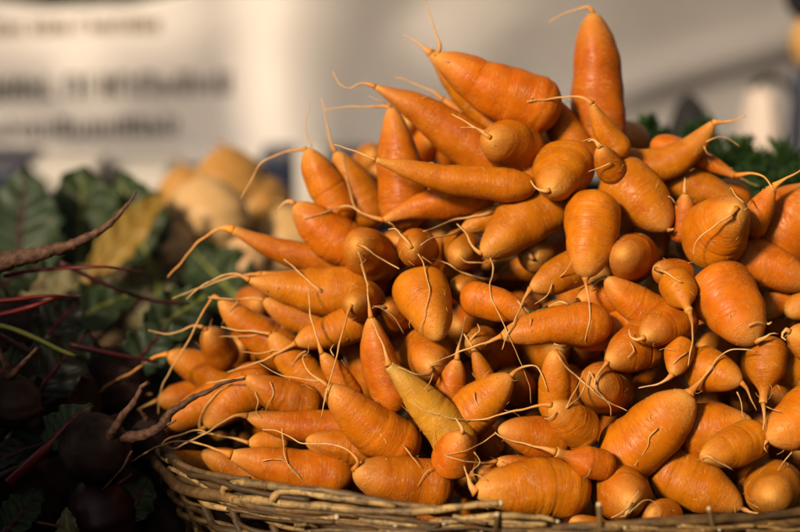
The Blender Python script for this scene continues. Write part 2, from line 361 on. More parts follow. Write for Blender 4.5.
# crown xy, tip xy, radius, tip nearer than crown by, profile, bend, layer (0 = in front), root radius at the tip, root paths, label
# profiles: b blunt, r round, m medium, t tapered, n necked
CAR = [
 # ---- top of the heap
 ((543,104),(436,56),30,10,'r',-6,1,4.0,[[(440,46),(433,24),(428,10),(424,-6)]],'thick carrot lying near the top with its root pointing straight up'),
 ((512,140),(432,54),24,0,'t',0,2,5.0,[[(422,46),(412,40),(404,36)],[(432,50),(430,44)]],'carrot peeking out beneath the thick top carrot, stubby root to the upper left'),
 ((500,152),(444,100),15,0,'t',4,3,4.0,[[(432,91),(419,86),(406,80),(393,77)]],'slim carrot tail poking out above the tapered upper left carrot'),
 ((492,166),(376,87),25,10,'t',6,2,3.6,[[(368,84),(360,84),(350,88),(342,86),(337,80),(333,72)]],'long tapered upper left carrot with a kinked root'),
 ((402,214),(391,108),25,0,'r',3,3,4.0,[[(382,106),(362,107),(345,107),(323,110)],[(386,104),(378,100),(370,96)]],'upright carrot with a pinched neck at the upper left of the heap'),
 ((534,157),(491,138),29,64,'r',0,0,3.4,[[(476,128),(464,121),(452,114)],[(486,132),(474,128),(460,127)]],'round ended carrot just below the thick top carrot'),
 ((584,160),(541,96),20,10,'b',0,2,2.5,[[(535,97),(531,98)]],'blunt carrot leaning left in front of the tall upright carrot'),
 ((600,140),(593,13),28,0,'b',0,4,3.2,[[(590,8),(583,8),(572,11),(560,16),(548,23)]],'tall upright carrot standing highest on the heap'),
 ((620,150),(592,104),14,14,'t',-3,1,4.5,[[(586,99),(578,97),(560,97),(545,100),(527,101)],[(602,146),(592,139),(582,141)]],'small tapered carrot before the tall upright one, long root to the left'),
 ((612,172),(600,148),15,26,'r',0,0,3.0,[[(597,144),(594,140),(588,141)],[(612,163),(600,167),(588,172)]],'small round carrot wedged below the tall upright one'),
 ((618,157),(713,123),19,8,'m',22,1,4.2,[[(722,122),(735,120),(746,116)],[(706,142),(714,138),(725,137),(733,142),(740,147)],[(704,146),(707,154),(714,156)]],'curved carrot jutting right against the blurred green tops'),
 ((662,148),(735,176),14,0,'t',-3,3,4.5,[[(752,173),(762,176),(769,183),(774,192)],[(740,178),(748,182),(760,186)]],'slim carrot with a drooping tail below the curved one at right'),
 ((655,178),(737,208),20,6,'b',-6,2,3.0,[],'blunt carrot lying behind the big egg shaped carrot at right'),
 ((748,228),(774,186),16,6,'t',0,2,4.5,[[(782,181),(792,175),(803,169)],[(745,204),(736,196),(731,187),(729,192)],[(752,200),(748,208),(744,210)]],'tapered carrot at right whose root rises to the edge of the picture'),
 ((775,244),(818,186),35,20,'m',0,2,4.0,[[(826,178),(834,170)]],'large carrot cut by the right edge below the rising root'),
 # ---- upper middle
 ((514,183),(376,160),18,10,'t',-6,0,3.2,[[(366,156),(352,150),(343,147),(334,145)]],'pale slender carrot pointing left across the upper middle'),
 ((496,196),(384,220),21,6,'t',6,1,4.0,[[(372,217),(362,213),(352,207),(341,207),(325,212),(304,219)],[(356,209),(351,198),(346,172),(342,153)],[(388,222),(394,226),(397,232)]],'tapered carrot below the slender pale one, its root forking upward'),
 ((551,200),(482,254),29,34,'m',0,0,3.2,[[(476,250),(470,242),(465,232),(457,224)],[(490,258),(493,266),(492,277),(490,284),(491,296),(495,307),(502,320),(508,334),(515,350),(523,368),(529,385),(531,404)]],'bright pointed carrot in the upper middle with a very long hanging thread'),
 ((536,176),(498,208),15,8,'m',3,1,5.5,[[(488,213),(470,217),(450,221),(436,227),(423,232)]],'small carrot tucked behind the bright pointed one, thick root to the left'),
 ((510,212),(462,229),14,6,'m',0,2,3.5,[[(452,234),(440,237),(430,239),(421,245)]],'thin carrot under the thick left pointing root in the upper middle'),
 ((578,150),(550,190),30,66,'r',0,-1,3.6,[[(544,191),(536,188),(530,181)]],'round carrot facing us at the upper middle with a pale stubby tip'),
 ((560,242),(531,254),24,62,'b',0,2,8.0,[[(529,255),(528,256)]],'blunt carrot with a round button tip behind the bright pointed one'),
 ((424,250),(412,248),21,60,'r',0,0,3.0,[[(408,242),(402,236),(396,229),(388,229)],[(418,254),(423,262),(425,272),(427,280),(430,289),(428,300),(424,315),(419,335)],[(420,256),(430,262),(434,264)]],'ball shaped carrot left of centre with crossing thin roots'),
 ((382,268),(357,244),27,66,'r',0,0,2.6,[[(364,247),(376,255),(388,263),(399,269)],[(358,252),(362,262),(367,280)]],'round carrot above the left middle with a root slanting down right'),
 ((466,246),(459,256),22,60,'r',0,3,2.5,[[(466,262),(478,263),(488,262)]],'dim round carrot in shade left of the bright pointed one'),
 ((545,262),(496,277),16,4,'t',0,3,4.0,[[(488,280),(478,278),(462,272),(448,264),(432,259)]],'tapered carrot deep in the middle, root waving to the left'),
 ((580,266),(531,288),19,20,'m',0,2,4.0,[[(526,296),(521,306),(514,322),(506,338),(502,350)],[(552,284),(548,294),(541,300),(535,304)],[(560,277),(567,270),(570,262)]],'carrot in the middle whose root drops straight down beside a forked one'),
 # ---- left upper
 ((340,214),(307,149),20,6,'m',0,2,3.2,[[(300,150),(286,152),(270,158),(259,166),(250,182),(241,199)],[(312,147),(307,136),(306,122),(310,102)]],'pointed carrot at the upper left with two roots, one arching down'),
 ((372,216),(336,152),20,2,'m',0,3,2.8,[[(332,146),(328,130),(325,112),(321,98)]],'carrot behind the arching root, its thread standing up at the upper left'),
 ((358,248),(295,204),25,10,'m',-5,1,4.2,[[(290,201),(284,203),(279,209),(276,215)]],'broad carrot with a curled claw like tip at the upper left'),
 ((348,258),(234,230),17,10,'t',-9,1,5.0,[[(222,228),(212,232),(200,241),(190,251),(178,266),(168,277)]],'long curved carrot reaching far left with a hooked pale root'),
 ((356,288),(250,280),27,8,'t',-6,0,4.2,[[(242,276),(232,274),(222,276),(210,281),(198,289),(187,299)]],'bright fat carrot pointing left beneath the long hooked one'),
 ((330,292),(262,274),16,0,'t',0,2,4.0,[[(245,275),(225,279),(200,288),(173,298)]],'carrot mostly hidden behind the bright fat left one, root parallel to it'),
 ((376,300),(352,304),21,60,'r',0,-1,2.8,[[(348,312),(344,328),(338,350),(332,374),(326,395),(321,418)]],'small round carrot at left middle with a long straight root hanging down'),
 ((292,352),(220,300),21,10,'m',-5,2,3.8,[[(214,296),(208,304),(200,318),(186,345),(170,371),(161,390),(158,414)]],'carrot at the left whose long root falls down to the lower left'),
 ((320,322),(264,300),16,4,'m',-4,2,3.0,[[(252,298),(238,299),(222,299),(208,297)],[(240,299),(234,306),(230,311)]],'carrot below the bright fat left one with a forked level root'),
 ((224,356),(207,330),19,36,'r',0,2,3.0,[[(202,327),(194,326),(185,329),(170,334),(158,333),(149,330)]],'rounded carrot on the far left with a wavy root to the left'),
 ((222,386),(168,354),21,20,'r',3,2,3.2,[[(158,356),(148,361),(129,374),(112,382),(102,390),(95,401),(90,416)]],'outermost blurred carrot at far left, its root bowing down over the dark'),
 ((206,398),(158,400),19,20,'r',0,3,3.0,[[(148,404),(138,410)],[(152,394),(130,396),(99,400)]],'blurred carrot low at the far left behind the beet root'),
 ((226,398),(164,430),18,10,'m',4,2,3.0,[[(158,432),(150,430)]],'carrot lying under the dark beet root at far left'),
 ((262,382),(206,427),24,20,'r',4,1,3.4,[[(200,428),(201,416),(206,406),(214,396),(222,389),(232,383)],[(255,392),(258,402),(256,412),(262,418)]],'stout carrot at lower left, its root doubled back over it'),
 ((312,402),(246,377),20,14,'m',-6,1,3.0,[[(236,379),(222,381),(207,383)],[(270,382),(274,394),(268,404),(266,410)]],'knobbly carrot behind the stout lower left one'),
 ((300,348),(248,330),24,6,'b',0,3,2.5,[],'broad carrot in shade behind the thin black beet root'),
 ((358,322),(296,343),19,12,'m',0,1,4.2,[[(284,350),(268,358),(250,365),(227,372)],[(306,351),(298,356),(292,366)]],'carrot at left middle with a straight pale root slanting to lower left'),
 ((328,394),(271,334),20,8,'b',-3,2,2.6,[[(264,333),(250,331),(236,330),(221,327)],[(262,334),(246,336),(219,337)],[(284,352),(276,350),(262,353),(242,352)]],'blunt carrot left of centre with a pair of level pale roots'),
 ((372,386),(328,298),18,4,'t',4,1,5.0,[[(318,289),(310,282),(302,275),(292,266),(284,259)]],'narrow carrot standing on its crown left of centre, root to upper left'),
 ((394,400),(371,318),20,4,'m',-3,1,4.5,[[(370,310),(368,296),(366,280),(361,264)],[(370,306),(382,308),(394,318),(404,334)]],'plump upright carrot left of centre, root climbing between round ones'),
 ((352,398),(322,354),14,6,'m',0,1,4.0,[[(318,342),(314,328),(310,311),(308,287)],[(334,356),(330,350),(334,344)]],'little flask shaped carrot at left centre with an upright root'),
 ((404,446),(328,386),28,20,'r',-5,0,3.6,[[(320,380),(311,374),(305,366),(303,358),(308,354)],[(324,381),(310,380),(281,375),(260,364)],[(326,390),(324,402),(321,416)]],'big smooth carrot at lower centre left with a pale hooked root'),
 ((350,424),(248,416),18,6,'m',-6,1,4.5,[[(238,415),(228,419),(216,427),(204,434),(190,441),(176,448),(166,446)],[(206,432),(196,430),(182,434),(166,440),(160,446)]],'long level carrot at lower left, root sweeping out to the left'),
 # ---- centre
 ((419,284),(439,339),28,40,'r',0,0,3.0,[],'large egg shaped carrot at centre left crossed by fine threads'),
 ((470,288),(458,288),17,44,'r',0,3,2.0,[],'small dark round carrot right of the large egg shaped one'),
 ((398,318),(386,308),15,30,'r',0,3,2.5,[[(380,306),(372,308)]],'little carrot in the gap left of the large egg shaped one'),
 ((426,344),(432,368),29,62,'r',0,1,3.0,[[(430,374),(422,375),(410,372),(398,367)],[(434,372),(430,382),(424,390)]],'round carrot beneath the large egg shaped one with a short white root'),
 ((442,412),(457,360),17,10,'m',2,1,4.5,[[(458,350),(461,338),(463,326),(466,316)]],'small upright carrot at centre, root curving up like a stalk'),
 ((484,344),(470,342),18,44,'r',0,3,2.0,[[(474,336),(480,330),(478,324)]],'shaded round carrot behind the small upright one at centre'),
 ((492,392),(473,348),12,6,'t',0,2,3.0,[[(468,340),(464,334)]],'thin dark carrot standing in the gap right of centre'),
 ((596,326),(502,336),22,12,'m',4,1,4.5,[[(490,341),(474,347),(458,352),(444,359),(428,365)]],'ridged carrot lying level right of centre with a long straight root'),
 ((464,418),(511,376),25,16,'r',0,1,3.6,[[(517,370),(526,366),(536,366),(543,377),(548,391)],[(474,392),(476,402),(484,414),(492,420)]],'carrot low at centre pointing up right with a hooked root'),
 ((470,300),(530,315),19,14,'m',-3,3,4.0,[[(526,310),(522,306),(517,301)],[(531,318),(530,326)]],'dim carrot pointing right deep in the centre'),
 ((456,446),(389,366),24,14,'t',4,0,5.0,[[(386,354),(382,342),(376,330),(371,318)],[(412,402),(424,410),(440,415),(456,420)]],'pale yellowish carrot with wrinkled skin at lower centre','pale'),
 ((556,412),(555,350),18,24,'b',0,1,3.0,[[(562,362),(572,372),(584,383),(600,396),(614,405),(627,411)]],'short stub like carrot right of centre, root slanting down right'),
 ((612,392),(596,384),28,64,'r',0,1,2.4,[[(590,372),(586,384),(578,398),(567,408)]],'round carrot right of centre beneath crossing pale roots'),
 ((648,342),(608,361),25,40,'r',0,1,3.4,[[(603,368),(596,378),(595,388),(602,396),(610,405),(611,416)],[(630,342),(634,350),(628,358)]],'oval carrot right of centre with a small curled root'),
 ((634,322),(572,344),21,16,'m',0,2,3.0,[[(566,348),(560,346),(554,344)]],'carrot lying level right of centre behind the oval one'),
 ((678,316),(645,337),24,44,'r',0,0,4.0,[[(638,340),(630,337),(629,329)]],'glossy oval carrot right of centre with a pale bent tip'),
 ((664,318),(606,278),20,10,'m',-4,1,3.2,[[(600,279),(595,283),(590,290)]],'leaf shaped carrot with a pointed tip right of the hanging root'),
 ((622,296),(578,300),21,20,'r',0,3,3.0,[[(570,304),(560,302),(548,306)]],'rough skinned carrot half hidden behind the hanging root'),
 ((682,346),(673,374),15,20,'m',0,1,4.2,[[(666,380),(654,385),(639,388)]],'small bottle necked carrot right of centre, root to the lower left'),
 ((708,342),(702,350),19,44,'r',0,2,2.0,[],'round shaded carrot beside the small bottle necked one'),
 ((594,204),(585,277),27,22,'b',0,0,4.2,[[(587,290),(590,306),(589,322),(585,341)],[(592,286),(600,281)]],'bright barrel shaped carrot with a white root hanging straight down'),
 ((566,226),(575,262),20,16,'m',0,3,3.0,[],'carrot in shade between the bright pointed and the barrel shaped one'),
 # ---- right upper
 ((616,182),(667,230),31,28,'m',-4,1,3.0,[[(671,230),(674,229)]],'broad carrot with a sharp little tip to the lower right'),
 ((642,262),(622,254),26,60,'r',0,0,2.0,[],'blunt round ended carrot below the broad sharp tipped one'),
 ((683,236),(685,194),15,10,'r',0,2,3.0,[[(684,188),(685,178)],[(676,204),(672,198),(668,196)]],'small carrot standing upright left of the big egg shaped right one'),
 ((694,260),(737,208),34,62,'r',0,-1,4.0,[[(732,214),(722,221),(710,229),(701,236),(695,245),(694,256)]],'big egg shaped carrot at right with its root folded over it'),
 ((680,278),(656,269),18,30,'r',0,0,3.0,[[(664,272),(674,278),(682,282)]],'small round carrot with a flat pale tip right of centre'),
 ((674,282),(689,311),18,34,'n',0,-1,4.5,[[(692,322),(693,338),(690,352),(688,366)],[(688,352),(678,358),(672,364)]],'small pear shaped carrot with a long thick white root'),
 ((714,282),(755,342),33,36,'b',0,0,4.5,[[(764,338),(771,334),(778,334)],[(748,326),(756,322),(766,324)]],'big smooth carrot at right with a root turning to the edge'),
 ((728,256),(812,284),25,16,'b',-3,1,4.0,[[(820,290),(830,294)]],'carrot at the right edge lying above the big smooth one'),
 ((792,284),(764,318),17,10,'m',0,3,3.5,[[(765,322),(768,324),(772,322)]],'narrow dim carrot pointing down at the right edge'),
 ((830,292),(786,314),18,10,'b',0,2,3.0,[],'carrot tip cut by the right edge in shade'),
 ((826,350),(790,332),22,14,'m',0,1,4.0,[[(786,330),(782,336),(786,340)]],'carrot at the right edge level with the big smooth root'),
 ((806,372),(752,356),24,10,'r',0,3,3.0,[],'dark reddish carrot in shade near the right edge'),
 # ---- right lower
 ((698,366),(741,382),23,26,'r',0,2,3.8,[[(747,390),(752,400),(757,411)],[(737,392),(741,402),(742,416)]],'shaded carrot pointing right under the arching root'),
 ((616,454),(689,394),33,22,'b',6,0,7.0,[[(697,385),(706,374),(716,361),(724,353),(734,349),(746,350),(758,352)],[(658,428),(650,436),(648,446),(640,458),(634,465)]],'big fat carrot at lower right with a thick root arching right'),
 ((768,346),(763,403),20,14,'n',0,1,4.0,[[(764,408),(764,418),(763,430)],[(765,406),(772,409),(780,411)]],'crooked carrot at lower right, tip splitting into pale roots'),
 ((690,430),(752,420),28,18,'m',4,2,3.0,[],'reddish carrot pointing right beneath the arching root'),
 ((826,406),(768,440),32,20,'r',0,1,2.6,[[(764,446),(768,452)],[(792,452),(784,462),(778,470)]],'broad carrot cut by the right edge at lower right'),
 ((754,438),(702,458),22,36,'r',0,0,4.5,[[(708,456),(720,463),(733,470)]],'pale blurred carrot at lower right with a flat white root'),
 ((662,472),(742,509),29,14,'m',-4,1,4.0,[[(750,512),(758,513)]],'ridged carrot at lower right behind the basket rim'),
 ((776,482),(770,496),29,60,'r',0,1,3.0,[],'dark round carrot low at the right beside the rim'),
 ((610,480),(631,502),31,56,'r',0,0,5.0,[[(628,510),(625,517)],[(640,490),(632,500),(622,512),(612,518),(624,516),(634,508),(643,501),(652,501),(658,506),(659,518)]],'round carrot at the bottom right of centre with a wiry root loop'),
 ((584,432),(552,405),22,30,'r',0,0,4.0,[[(542,405),(528,408),(510,412),(492,417),(478,420),(466,420),(450,418),(428,411)],[(566,408),(572,396),(580,382),(584,370)],[(556,412),(550,418),(544,418)]],'smooth oval carrot below the stub one, long root across the centre'),
 ((606,464),(556,452),16,12,'n',-2,0,5.0,[[(546,449),(530,445),(512,441),(502,437),(495,432)],[(496,433),(486,440),(468,450),(456,453),(443,454)]],'bottle shaped carrot at the bottom centre right, root to the left'),
 ((556,440),(499,430),23,26,'r',0,1,3.0,[],'oval carrot at bottom centre beneath the long crossing roots'),
 ((452,464),(461,434),23,24,'r',0,0,3.8,[[(463,429),(460,424),(455,418)],[(474,452),(480,462),(470,472)]],'ball shaped carrot at the bottom centre with a stalk like root'),
 ((490,450),(476,424),16,16,'m',0,2,3.0,[],'small carrot in shade right of the bottom ball shaped one'),
 ((548,476),(497,461),16,10,'m',0,1,4.0,[[(486,463),(468,462),(456,459),(444,455)]],'carrot with a rough pale root just above the large bottom one'),
 ((572,492),(477,492),31,24,'m',5,0,7.0,[[(472,487),(468,478),(464,466)],[(470,484),(474,474),(486,480)]],'large pinkish carrot at the bottom behind the broken rim stick'),
 ((508,480),(476,470),18,24,'r',0,2,3.0,[],'short carrot behind the large bottom one'),
 ((438,486),(354,470),28,22,'b',-3,0,4.5,[[(358,462),(352,454),(346,449),(336,445),(326,444),(312,444),(302,443),(290,437),(276,431),(263,429)],[(388,446),(384,438),(380,434)],[(404,446),(412,456),(420,468)],[(434,468),(424,474),(418,486)]],'large barrel carrot at the bottom left of centre, long root over its neighbours'),
 ((338,472),(232,455),22,12,'r',-4,0,5.5,[[(224,452),(212,448),(200,444),(186,441),(172,442),(160,446),(148,451),(136,459),(124,464),(110,465)],[(282,428),(283,440),(284,454),(289,466),(298,476),(306,486)],[(262,461),(272,459),(284,461),(294,470),(304,484)]],'fat carrot above the left rim whose root runs out into the dark'),
 ((270,472),(202,452),19,8,'r',-4,1,3.0,[],'carrot under the fat one at the left rim'),
 ((380,446),(306,440),18,8,'b',-4,1,3.0,[],'carrot lying between the level one and the left rim'),
 ((284,440),(249,443),13,6,'m',0,2,3.2,[[(240,440),(226,437),(212,434),(198,433)]],'small carrot with a thin root above the fat left rim one'),
 ((368,474),(314,486),16,8,'r',0,1,2.0,[],'small blunt carrot tip resting on the rim'),
 ((220,464),(163,454),14,6,'m',-4,1,3.5,[[(160,450),(158,444),(162,440),(168,442)],[(161,456),(161,468),(161,484)],[(174,462),(176,470),(178,476)]],'thin carrot overhanging the left end of the basket'),
 ((600,540),(572,520),20,14,'r',0,2,2.0,[],'carrot tip low behind the rim at bottom centre'),
 ((430,520),(450,500),18,14,'r',0,2,2.0,[],'dim carrot low behind the rim left of the broken stick'),
 ((666,520),(650,512),20,30,'r',0,2,2.0,[],'dim carrot low behind the rim at bottom right'),
]

def shape(t, p):
    t = np.asarray(t, float)
    if p == 'b': s = np.power(np.clip(1 - t ** 4.0, 0, 1), 0.5) * (1 - 0.10 * t)
    elif p == 'r': s = np.power(np.clip(1 - t ** 2.3, 0, 1), 0.56)
    elif p == 'm': s = np.power(np.clip(1 - t ** 2.8, 0, 1), 0.60)
    elif p == 't': s = np.power(np.clip(1 - t ** 2.25, 0, 1), 0.80)
    else:
        u = np.clip((t - 0.48) / 0.42, 0, 1); sm = u * u * (3 - 2 * u)
        s = (1 - sm) * (1 - 0.05 * t) + sm * 0.26 * (1 - 0.5 * t)
    c = np.clip((0.24 - t) / 0.24, 0, 1)
    return s * np.power(np.clip(1 - 0.985 * c ** 2.2, 0, 1), 0.5)

class Carrot:
    def __init__(self, crown, tip, r, dz, prof, bend, layer, rn, roots, label, pale=None):
        r = r * 1.02; rn = rn * (0.8 if rn < 5 else 1)
        lf = 1.16 if dz < 50 else 0.72; crown = (tip[0] + (crown[0] - tip[0]) * lf, tip[1] + (crown[1] - tip[1]) * lf); dz = dz * 1.3 + 4
        self.r, self.prof, self.rn, self.roots, self.label, self.pale = r, prof, rn, roots, label, pale
        self.layer = layer
        c = np.array([crown[0], crown[1], dz], float); e = np.array([tip[0], tip[1], 0.0])
        d = e - c; perp = np.array([-d[1], d[0], 0]); ln = np.linalg.norm(perp[:2])
        perp = perp / ln if ln > 1 else np.zeros(3)
        mid = (c + e) / 2 - perp * bend * -1.0
        self.ctrl = (c, 2 * mid - (c + e) / 2, e)
        self.ts = np.linspace(0.04, 0.97, 14)
        self.P = self.spine(self.ts)
        self.Rr = np.sqrt((r * shape(self.ts, prof)) ** 2 + rn ** 2 * self.ts)
        self.Rc = self.Rr * (0.5 + 0.5 * np.clip(self.ts / 0.45, 0, 1))      # crowns are squeezed together inside the heap
        front = np.min(self.P[:, 2] - self.Rr)
        self.z = SURF(tip[0] * 0.6 + crown[0] * 0.4, tip[1] * 0.6 + crown[1] * 0.4) + layer * 12 - front   # offset added to P z
    def spine(self, t):
        t = np.asarray(t, float)[:, None]
        a, b, c = self.ctrl
        return (1 - t) ** 2 * a + 2 * t * (1 - t) * b + t * t * c

cars = [Carrot(*c) for c in CAR]

# buried carrots behind the visible face
POLY = [(190, 400), (222, 335), (268, 285), (318, 205), (385, 130), (440, 92), (540, 105), (590, 60), (622, 120), (700, 160), (790, 205),
        (840, 250), (840, 530), (600, 530), (480, 515), (380, 490), (240, 462), (185, 430)]
def inside(x, y, poly):
    c = False; n = len(poly)
    for i in range(n):
        (x1, y1), (x2, y2) = poly[i], poly[(i + 1) % n]
        if (y1 > y) != (y2 > y) and x < (x2 - x1) * (y - y1) / (y2 - y1) + x1: c = not c
    return c
def edge_dist(x, y, poly):
    best = 1e9
    for i in range(len(poly)):
        a = np.array(poly[i], float); b = np.array(poly[(i + 1) % len(poly)], float); p = np.array([x, y])
        t = np.clip((p - a) @ (b - a) / ((b - a) @ (b - a)), 0, 1); best = min(best, np.linalg.norm(p - a - t * (b - a)))
    return best
rf = random.Random(5)
nfront = len(cars)
for li, (step, base) in enumerate(((44, 10.0), (58, 17.0))):
    row = 0; y = 70
    while y < 530:
        x = 190 + (row % 2) * step / 2
        while x < 840:
            xx = x + rf.uniform(-9, 9); yy = y + rf.uniform(-9, 9)
            if inside(xx, yy, POLY) and edge_dist(xx, yy, POLY) > 34 + li * 10:
                a = rf.uniform(0, 2 * math.pi); l = rf.uniform(18, 46)
                dx, dy = math.cos(a) * l / 2, math.sin(a) * l / 2
                cars.append(Carrot((xx + dx, yy + dy), (xx - dx, yy - dy), rf.uniform(20, 27), rf.uniform(40, 75), rf.choice('rmbm'), 0, base, 2.6, [], None))
            x += step
        y += step * 0.82; row += 1

# settle: front to back, push each carrot straight back until it clears those in front of it
order = sorted(range(len(cars)), key=lambda i: (cars[i].layer, cars[i].z))
placed = []
for i in order:
    c = cars[i]
    for it in range(14):
        push = 0.0
        for j in placed:
            o = cars[j]
            if abs(c.P[:, 0].mean() - o.P[:, 0].mean()) > 190 or abs(c.P[:, 1].mean() - o.P[:, 1].mean()) > 190: continue
            d2 = (c.P[:, None, 0] - o.P[None, :, 0]) ** 2 + (c.P[:, None, 1] - o.P[None, :, 1]) ** 2
            Rs = (c.Rc[:, None] + o.Rc[None, :]) * 0.84
            m = d2 < Rs ** 2
            if not m.any(): continue
            h = np.sqrt(np.where(m, Rs ** 2 - d2, 0))
            dz = (c.P[:, None, 2] + c.z) - (o.P[None, :, 2] + o.z)
            need = np.where(m & (np.abs(dz) < h), h - dz, 0)
            if c.label and o.label and c.layer > o.layer:      # the one that lies on top in the heap stays in front
                vis = (c.ts[:, None] > 0.1) & (o.ts[None, :] > 0.3)
                need = np.where(m & vis & (dz < h), h - dz, need)
            push = max(push, need.max())
        if push < 0.5: break
        c.z += min(push, 26)
        if c.z > 400: break
    placed.append(i)

# depth buffer of the settled heap (for draping the roots)
ZW, ZH, OX, OY = 960, 640, 80, 54
zb = np.full((ZH, ZW), 1e6); idb = np.full((ZH, ZW), -1)
def splat(ic, c):
    tsd = np.linspace(0.02, 0.99, 30); P = c.spine(tsd); rr = np.sqrt((c.r * shape(tsd, c.prof)) ** 2 + c.rn ** 2 * tsd)
    for (x, y, z), q in zip(P, rr):
        x0, x1 = int(x - q) + OX, int(x + q) + OX + 2; y0, y1 = int(y - q) + OY, int(y + q) + OY + 2
        x0, y0 = max(x0, 0), max(y0, 0); x1, y1 = min(x1, ZW), min(y1, ZH)
        if x0 >= x1 or y0 >= y1: continue
        X, Y = np.meshgrid(np.arange(x0, x1) - OX, np.arange(y0, y1) - OY)
        d2 = q * q - (X - x) ** 2 - (Y - y) ** 2
        zz = np.where(d2 > 0, z + c.z - np.sqrt(np.maximum(d2, 0)), 1e6)
        idb[y0:y1, x0:x1] = np.where(zz < zb[y0:y1, x0:x1], ic, idb[y0:y1, x0:x1])
        zb[y0:y1, x0:x1] = np.minimum(zb[y0:y1, x0:x1], zz)
for ic, c in enumerate(cars): splat(ic, c)
# close the last see-through gaps with more buried carrots
for y in range(90, 524, 3):
    for x in range(200, 800, 3):
        if zb[y + OY, x + OX] > 400 and inside(x, y, POLY) and edge_dist(x, y, POLY) > 12:
            c = Carrot((x + rf.uniform(-14, 14), y + rf.uniform(-6, 20)), (x + rf.uniform(-10, 10), y - rf.uniform(0, 8)), rf.uniform(20, 25), 60, 'r', 0, 0, 2.6, [], None)
            c.z = 190 + SURF(x, y); cars.append(c); splat(len(cars) - 1, c)
seen = np.bincount(idb[OY:OY + 532, OX:OX + 800].ravel() + 1, minlength=len(cars) + 1)[1:]
print('carrots hidden', [c.label for c, k in zip(cars, seen) if c.label and k < 150])
named = [c for c in cars if c.label]; used_ = set()
for c, k in zip(cars, seen):
    c.blabel = None
    if c.label or k < 90: continue
    m = c.P[7]
    for o in sorted(named, key=lambda o: np.min(np.hypot(o.P[:, 0] - m[0], o.P[:, 1] - m[1]))):
        if id(o) in used_: continue
        used_.add(id(o)); short = o.label
        for cut in (',', ' with ', ' whose ', ' cut by ', ' crossed by '): short = short.split(cut)[0]
        ws = short.split()[:8]
        while ws[-1] in ('the', 'a', 'of', 'at', 'in', 'to', 'its', 'left', 'one', 'by', 'and', 'right', 'far', 'behind', 'before', 'between'): ws.pop()
        lab = 'dim buried carrot in the gap beside the ' + ' '.join(ws)
        if lab in used_: continue
        used_.add(lab); c.blabel = lab; break
cars = [c for c, k in zip(cars, seen) if c.label or k >= 2]
def zat(x, y):
    X, Y = int(round(x)) + OX, int(round(y)) + OY
    if 2 <= X < ZW - 2 and 2 <= Y < ZH - 2: return zb[Y - 1:Y + 2, X - 1:X + 2].min()
    return 1e6

rr_ = random.Random(3)
def drape(path, z0, r0, r1, margin=0.9, wig=0.4, free=0.0):
    """photo-pixel path lying on the heap -> points (px,py,s) and radii"""
    L = sum(math.dist(path[i], path[i + 1]) for i in range(len(path) - 1))
    n = max(5, int(L / 3.2))
    pts = catmull(path, n)
    ph = [rr_.uniform(0, 6.28) for _ in range(4)]
    rad = []; Z = []
    for i, p in enumerate(pts):
        t = i / (n - 1)
        f = max(0.0, min(1, t * 5)) * wig
        p[0] += f * (0.8 * math.sin(t * L / 7 + ph[0]) + 0.5 * math.sin(t * L / 3.3 + ph[1]))
        p[1] += f * (0.8 * math.sin(t * L / 6 + ph[2]) + 0.5 * math.sin(t * L / 2.9 + ph[3]))
        u = math.exp(-t * L / 7.5); ra = min(r0, 1.2) * (1 - t) ** 1.1 + r1 * t
        q = ra + (r0 - min(r0, 1.2)) * u
        q *= 1 + 0.10 * math.sin(t * L / 2.6 + ph[1]) + 0.07 * math.sin(t * L / 5.1)
        rad.append(max(q, 0.32)); Z.append(min(zat(p[0], p[1]) - q - margin, 1e5) if t * L > free else 1e5)
    step = L / (n - 1)
    z = [z0]
    for i in range(1, n):
        z.append(min(Z[i], z[-1] + 0.45 * step) if Z[i] < 9e4 else z[-1] + 0.12 * step)
    for i in range(n - 2, 0, -1):
        z[i] = min(z[i], z[i + 1] + 1.3 * step)
    z = np.array(z)
    for _ in range(3):
        zz = z.copy(); zz[1:-1] = (z[:-2] + z[1:-1] + z[2:]) / 3; zz[1:] = np.minimum(zz[1:], np.array(Z[1:])); z = zz
    return [(p[0], p[1], s) for p, s in zip(pts, z)], rad

